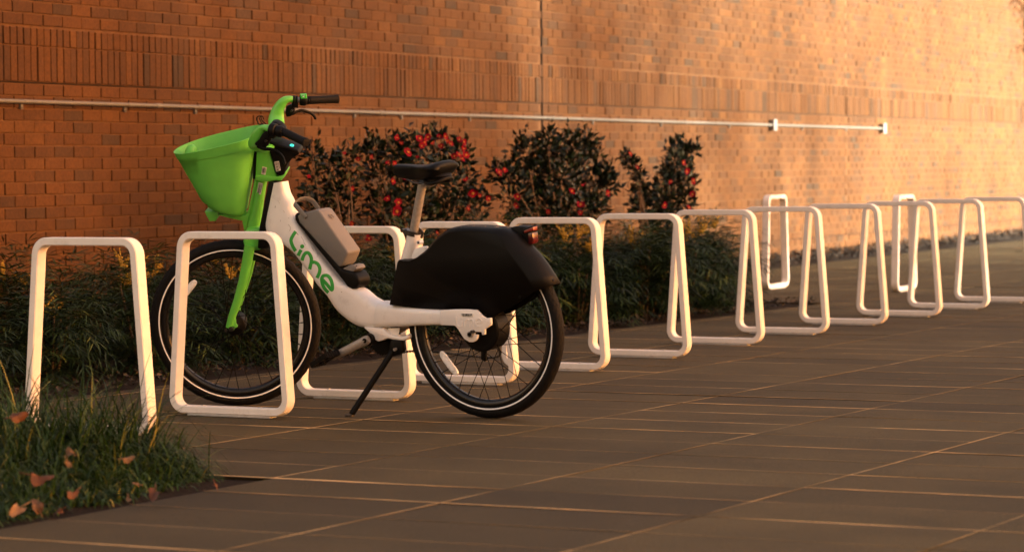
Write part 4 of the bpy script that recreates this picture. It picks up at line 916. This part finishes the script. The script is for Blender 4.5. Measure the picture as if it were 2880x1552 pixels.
# foreground clump of strappy grass
random.seed(5); vs_, fs, tn = [], [], []
def blade(p, d, L, W, t, droop):
    s = Vector((-d.y, d.x, 0)).normalized(); o = len(vs_); q = Vector(p); dd = Vector(d); n_ = 5
    for i in range(n_+1):
        wd_ = W*(1 - (i/n_)**2.2)*.5 + .0003; vs_.extend([q - s*wd_, q + s*wd_]); q = q + dd*(L/n_); dd = (dd - Vector((0, 0, droop))).normalized()
    for i in range(n_): fs.append((o+2*i, o+2*i+1, o+2*i+3, o+2*i+2)); tn.append(t)
tufts = []
while len(tufts) < 3600:
    x = random.uniform(-7.5, -4.92); y = random.uniform(5.5, 7.64)
    if x > -4.94 - max(0, y-7.15)*.30: continue
    if x < -.80*y and random.random() < .35: continue
    tufts.append((x, y))
for x, y in tufts:
    edge = min(1, max(.34, (-4.80-x)/.50)); hs = .88*random.uniform(.62, 1.05)*edge*(.82 + .52*max(0, min(1, (y-6.9)/.5))*min(1, max(0, (-5.02-x)/.2)))
    for k in range(random.randint(16, 26)):
        a = random.random()*6.28; el = random.uniform(.45, 1.45); d = Vector((math.cos(a)*math.cos(el), math.sin(a)*math.cos(el), math.sin(el)))
        tv = random.gauss(.42, .22); tv = random.uniform(.94, 1) if random.random() < .05 else min(.93, max(0, tv))
        blade((x+random.gauss(0, .022), y+random.gauss(0, .022), 0), d, random.uniform(.24, .42)*hs, random.uniform(.0036, .0068), tv, random.uniform(.26, .75))
tag(MB().add(vs_, fs).build('strappy_grass', M_grass, tint=tn, recalc=False, sharp=180, origin=(-6, 7, 0)), kind='stuff')
# fallen leaves
def dry(px, py, z, sz, tint_, lab, name='fallen_leaf', lobes=3, tilt=.5, seed=0):
    random.seed(seed); c = gnd(px, py, z); nrm = (Vector((.5, -.5, .8)) + rv()*tilt).normalized(); e1 = (rv() - nrm*0); e1 = (e1 - nrm*e1.dot(nrm)).normalized(); e2 = nrm.cross(e1)
    sz *= .52; N = 26; vs2 = [c + nrm*(sz*.10)]; 
    for k in range(N):
        a = 2*math.pi*k/N; rr_ = sz*(.62 + .26*abs(math.cos(lobes*a*.5)) + .16*math.cos(a))*random.uniform(.86, 1.1); cu = sz*.32*math.sin(2*a+seed) + random.uniform(-.05, .05)*sz
        vs2.append(c + e1*(rr_*math.cos(a)) + e2*(rr_*.62*math.sin(a)) + nrm*cu)
    mid = [vs2[0].lerp(v, .55) + nrm*random.uniform(-.05, .06)*sz for v in vs2[1:]]
    allv = [vs2[0]] + mid + vs2[1:]; f = [(0, 1+k, 1+(k+1) % N) for k in range(N)] + [(1+k, 1+N+k, 1+N+(k+1) % N, 1+(k+1) % N) for k in range(N)]
    mb = MB().add(allv, f); o0 = len(mb.v); f0 = len(mb.f); tube(mb, [vs2[0], c - e1*(sz*1.25) + nrm*.01], .0016, 5)
    return tag(mb.build(name, M_dry, tint=[tint_]*len(mb.f), recalc=False, sharp=180), lab, 'leaf', 'dry leaves caught in the grass clump')
for i, a in enumerate([(47, 1172, .24, .062, .25, 'orange brown curled leaf at the left edge beside the nearest rack leg'), (111, 1343, .14, .085, .35, 'large orange brown leaf draped in the middle left of the grass'), (205, 1386, .06, .05, .2, 'small rust brown leaf low in the grass below the large draped one'),
        (52, 1430, .06, .062, .95, 'pale pinkish leaf at the lower left near the paving edge'), (105, 1425, .04, .06, .65, 'yellow brown leaf standing beside the pale pinkish one'), (436, 1386, .04, .068, .3, 'large crinkled orange leaf at the paving edge of the grass'), (363, 1403, .02, .03, .8, 'small tan leaf on the paving edge left of the large crinkled one'),
        (357, 1290, .16, .04, .9, 'pinkish tan leaf standing upright among the blades'), (200, 1274, .2, .04, .7, 'small tan leaf high in the grass between the rack legs'), (605, 1366, .02, .032, .28, 'small orange leaf at the right tip of the grass clump'), (384, 1362, .05, .026, .85, 'tiny pale leaf above the large crinkled orange one'), (166, 1438, .02, .035, .2, 'small rust leaf on the soil at the paving edge'), (190, 1300, .17, .03, .9, 'little white tan leaf lying on the blades near the tall stems')]):
    dry(*a, seed=70+i)
tag(dry(618, 652, .45, .02, .6, 'orange leaf perched behind the top bar of the rack at the front wheel', seed=95), group='single leaves')
# chips and dead leaves on the soil
random.seed(9)
def chips(name, pts, smin, smax):
    v2, f2, t2 = [], [], []
    for x, y, z in pts:
        n_ = (Vector((0, 0, 1)) + rv()*.7).normalized(); e1 = n_.orthogonal().normalized(); a = random.random()*6.28; e2 = n_.cross(e1); d1 = e1*math.cos(a) + e2*math.sin(a); d2 = n_.cross(d1); L_ = random.uniform(smin, smax); W_ = L_*random.uniform(.35, .7); c = Vector((x, y, z)); o = len(v2)
        v2.extend([c - d1*L_*.5, c + d2*W_*.5 + n_*W_*.2, c + d1*L_*.5, c - d2*W_*.5 + n_*W_*.15]); f2.append((o, o+1, o+2)); f2.append((o, o+2, o+3)); q = min(1, max(0, random.gauss(.45, .25))); t2 += [q, q]
    return tag(MB().add(v2, f2).build(name, M_chip, tint=t2, recalc=False, smooth=False, origin=(pts[0][0], pts[0][1], 0)), kind='stuff')
P_ = []
for _ in range(9000):
    y = 18.9 + (random.random()**1.3)*26; P_.append((wx(y) + .02 + random.random()*.46, y, random.uniform(.02, .10)))
chips('mulch', P_, .02, .06)
P_ = [(-7.40 - abs(random.gauss(0, .35)), random.uniform(7.5, 18.9), random.uniform(.005, .035)) for _ in range(3200)]
chips('bed_litter', P_, .008, .04)
P_ = [(-7.36 + abs(random.gauss(0, .10)), random.uniform(9, 17.5), .004) for _ in range(420)]
chips('paving_litter', P_, .004, .010)
# tree at the right edge of the wall
random.seed(21)
tb = Vector((-10.2, 36.9, 0)); tree = thing('street_tree', 'yellow green tree overlapping the bright wall at the top right corner', 'tree', tb)
mb = MB(); tube(mb, smooth_path([tb, tb + Vector((.05, .1, 1.2)), tb + Vector((.0, -.1, 2.6)), tb + Vector((-.1, 0, 3.8))], 5), [.09 - .003*i for i in range(16)], 10)
vs_, fs, tn = [], [], []
for k in range(26):
    a = random.random()*6.28; st = tb + Vector((0, 0, random.uniform(1.9, 3.6))); en = st + Vector((math.cos(a)*random.uniform(.4, 1.25), math.sin(a)*random.uniform(.4, 1.25), random.uniform(-.2, 1.0))); tube(mb, smooth_path([st, st.lerp(en, .5) + Vector((0, 0, .12)), en], 4), [.02 - .0018*i for i in range(9)], 6)
    for _ in range(26):
        p = st.lerp(en, random.uniform(.35, 1.1)) + rv()*random.uniform(.02, .22); leaf_quads(vs_, fs, tn, p, (rv() + Vector((0, 0, -.4))).normalized(), rv(), random.uniform(.05, .09), .032, .1, random.random(), .2)
mb.build('trunk', M_bark, tree); MB().add(vs_, fs).build('crown', M_ylf, tree, tint=tn, recalc=False, sharp=180)
# unseen leaf clumps added far off to the right to shape the wall's light, between the low sun and the square: thick on the near side, thinning out further along
random.seed(33); vs_, fs = [], []
XB = 95.0
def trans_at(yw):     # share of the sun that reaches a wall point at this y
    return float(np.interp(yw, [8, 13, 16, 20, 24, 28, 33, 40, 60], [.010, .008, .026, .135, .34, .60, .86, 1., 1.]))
CELL = .25
for iy in range(int(56/CELL)):
    y = 24.0 + iy*CELL
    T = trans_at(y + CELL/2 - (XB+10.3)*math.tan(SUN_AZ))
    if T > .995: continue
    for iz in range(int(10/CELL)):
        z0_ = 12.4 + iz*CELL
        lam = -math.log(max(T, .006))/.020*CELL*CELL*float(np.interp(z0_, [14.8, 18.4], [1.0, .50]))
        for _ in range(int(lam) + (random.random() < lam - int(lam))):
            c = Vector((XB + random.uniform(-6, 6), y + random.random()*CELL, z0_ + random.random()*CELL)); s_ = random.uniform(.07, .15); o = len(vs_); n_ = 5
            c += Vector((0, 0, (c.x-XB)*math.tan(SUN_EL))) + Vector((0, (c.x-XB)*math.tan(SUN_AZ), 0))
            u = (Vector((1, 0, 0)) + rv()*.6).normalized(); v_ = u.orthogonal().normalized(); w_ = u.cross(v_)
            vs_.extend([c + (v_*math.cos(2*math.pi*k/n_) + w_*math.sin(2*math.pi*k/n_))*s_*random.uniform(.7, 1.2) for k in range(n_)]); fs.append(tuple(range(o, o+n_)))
tag(MB().add(vs_, fs).build('shade_belt', M_far, recalc=False, smooth=False, origin=(XB, 40, 0)), kind='stuff')
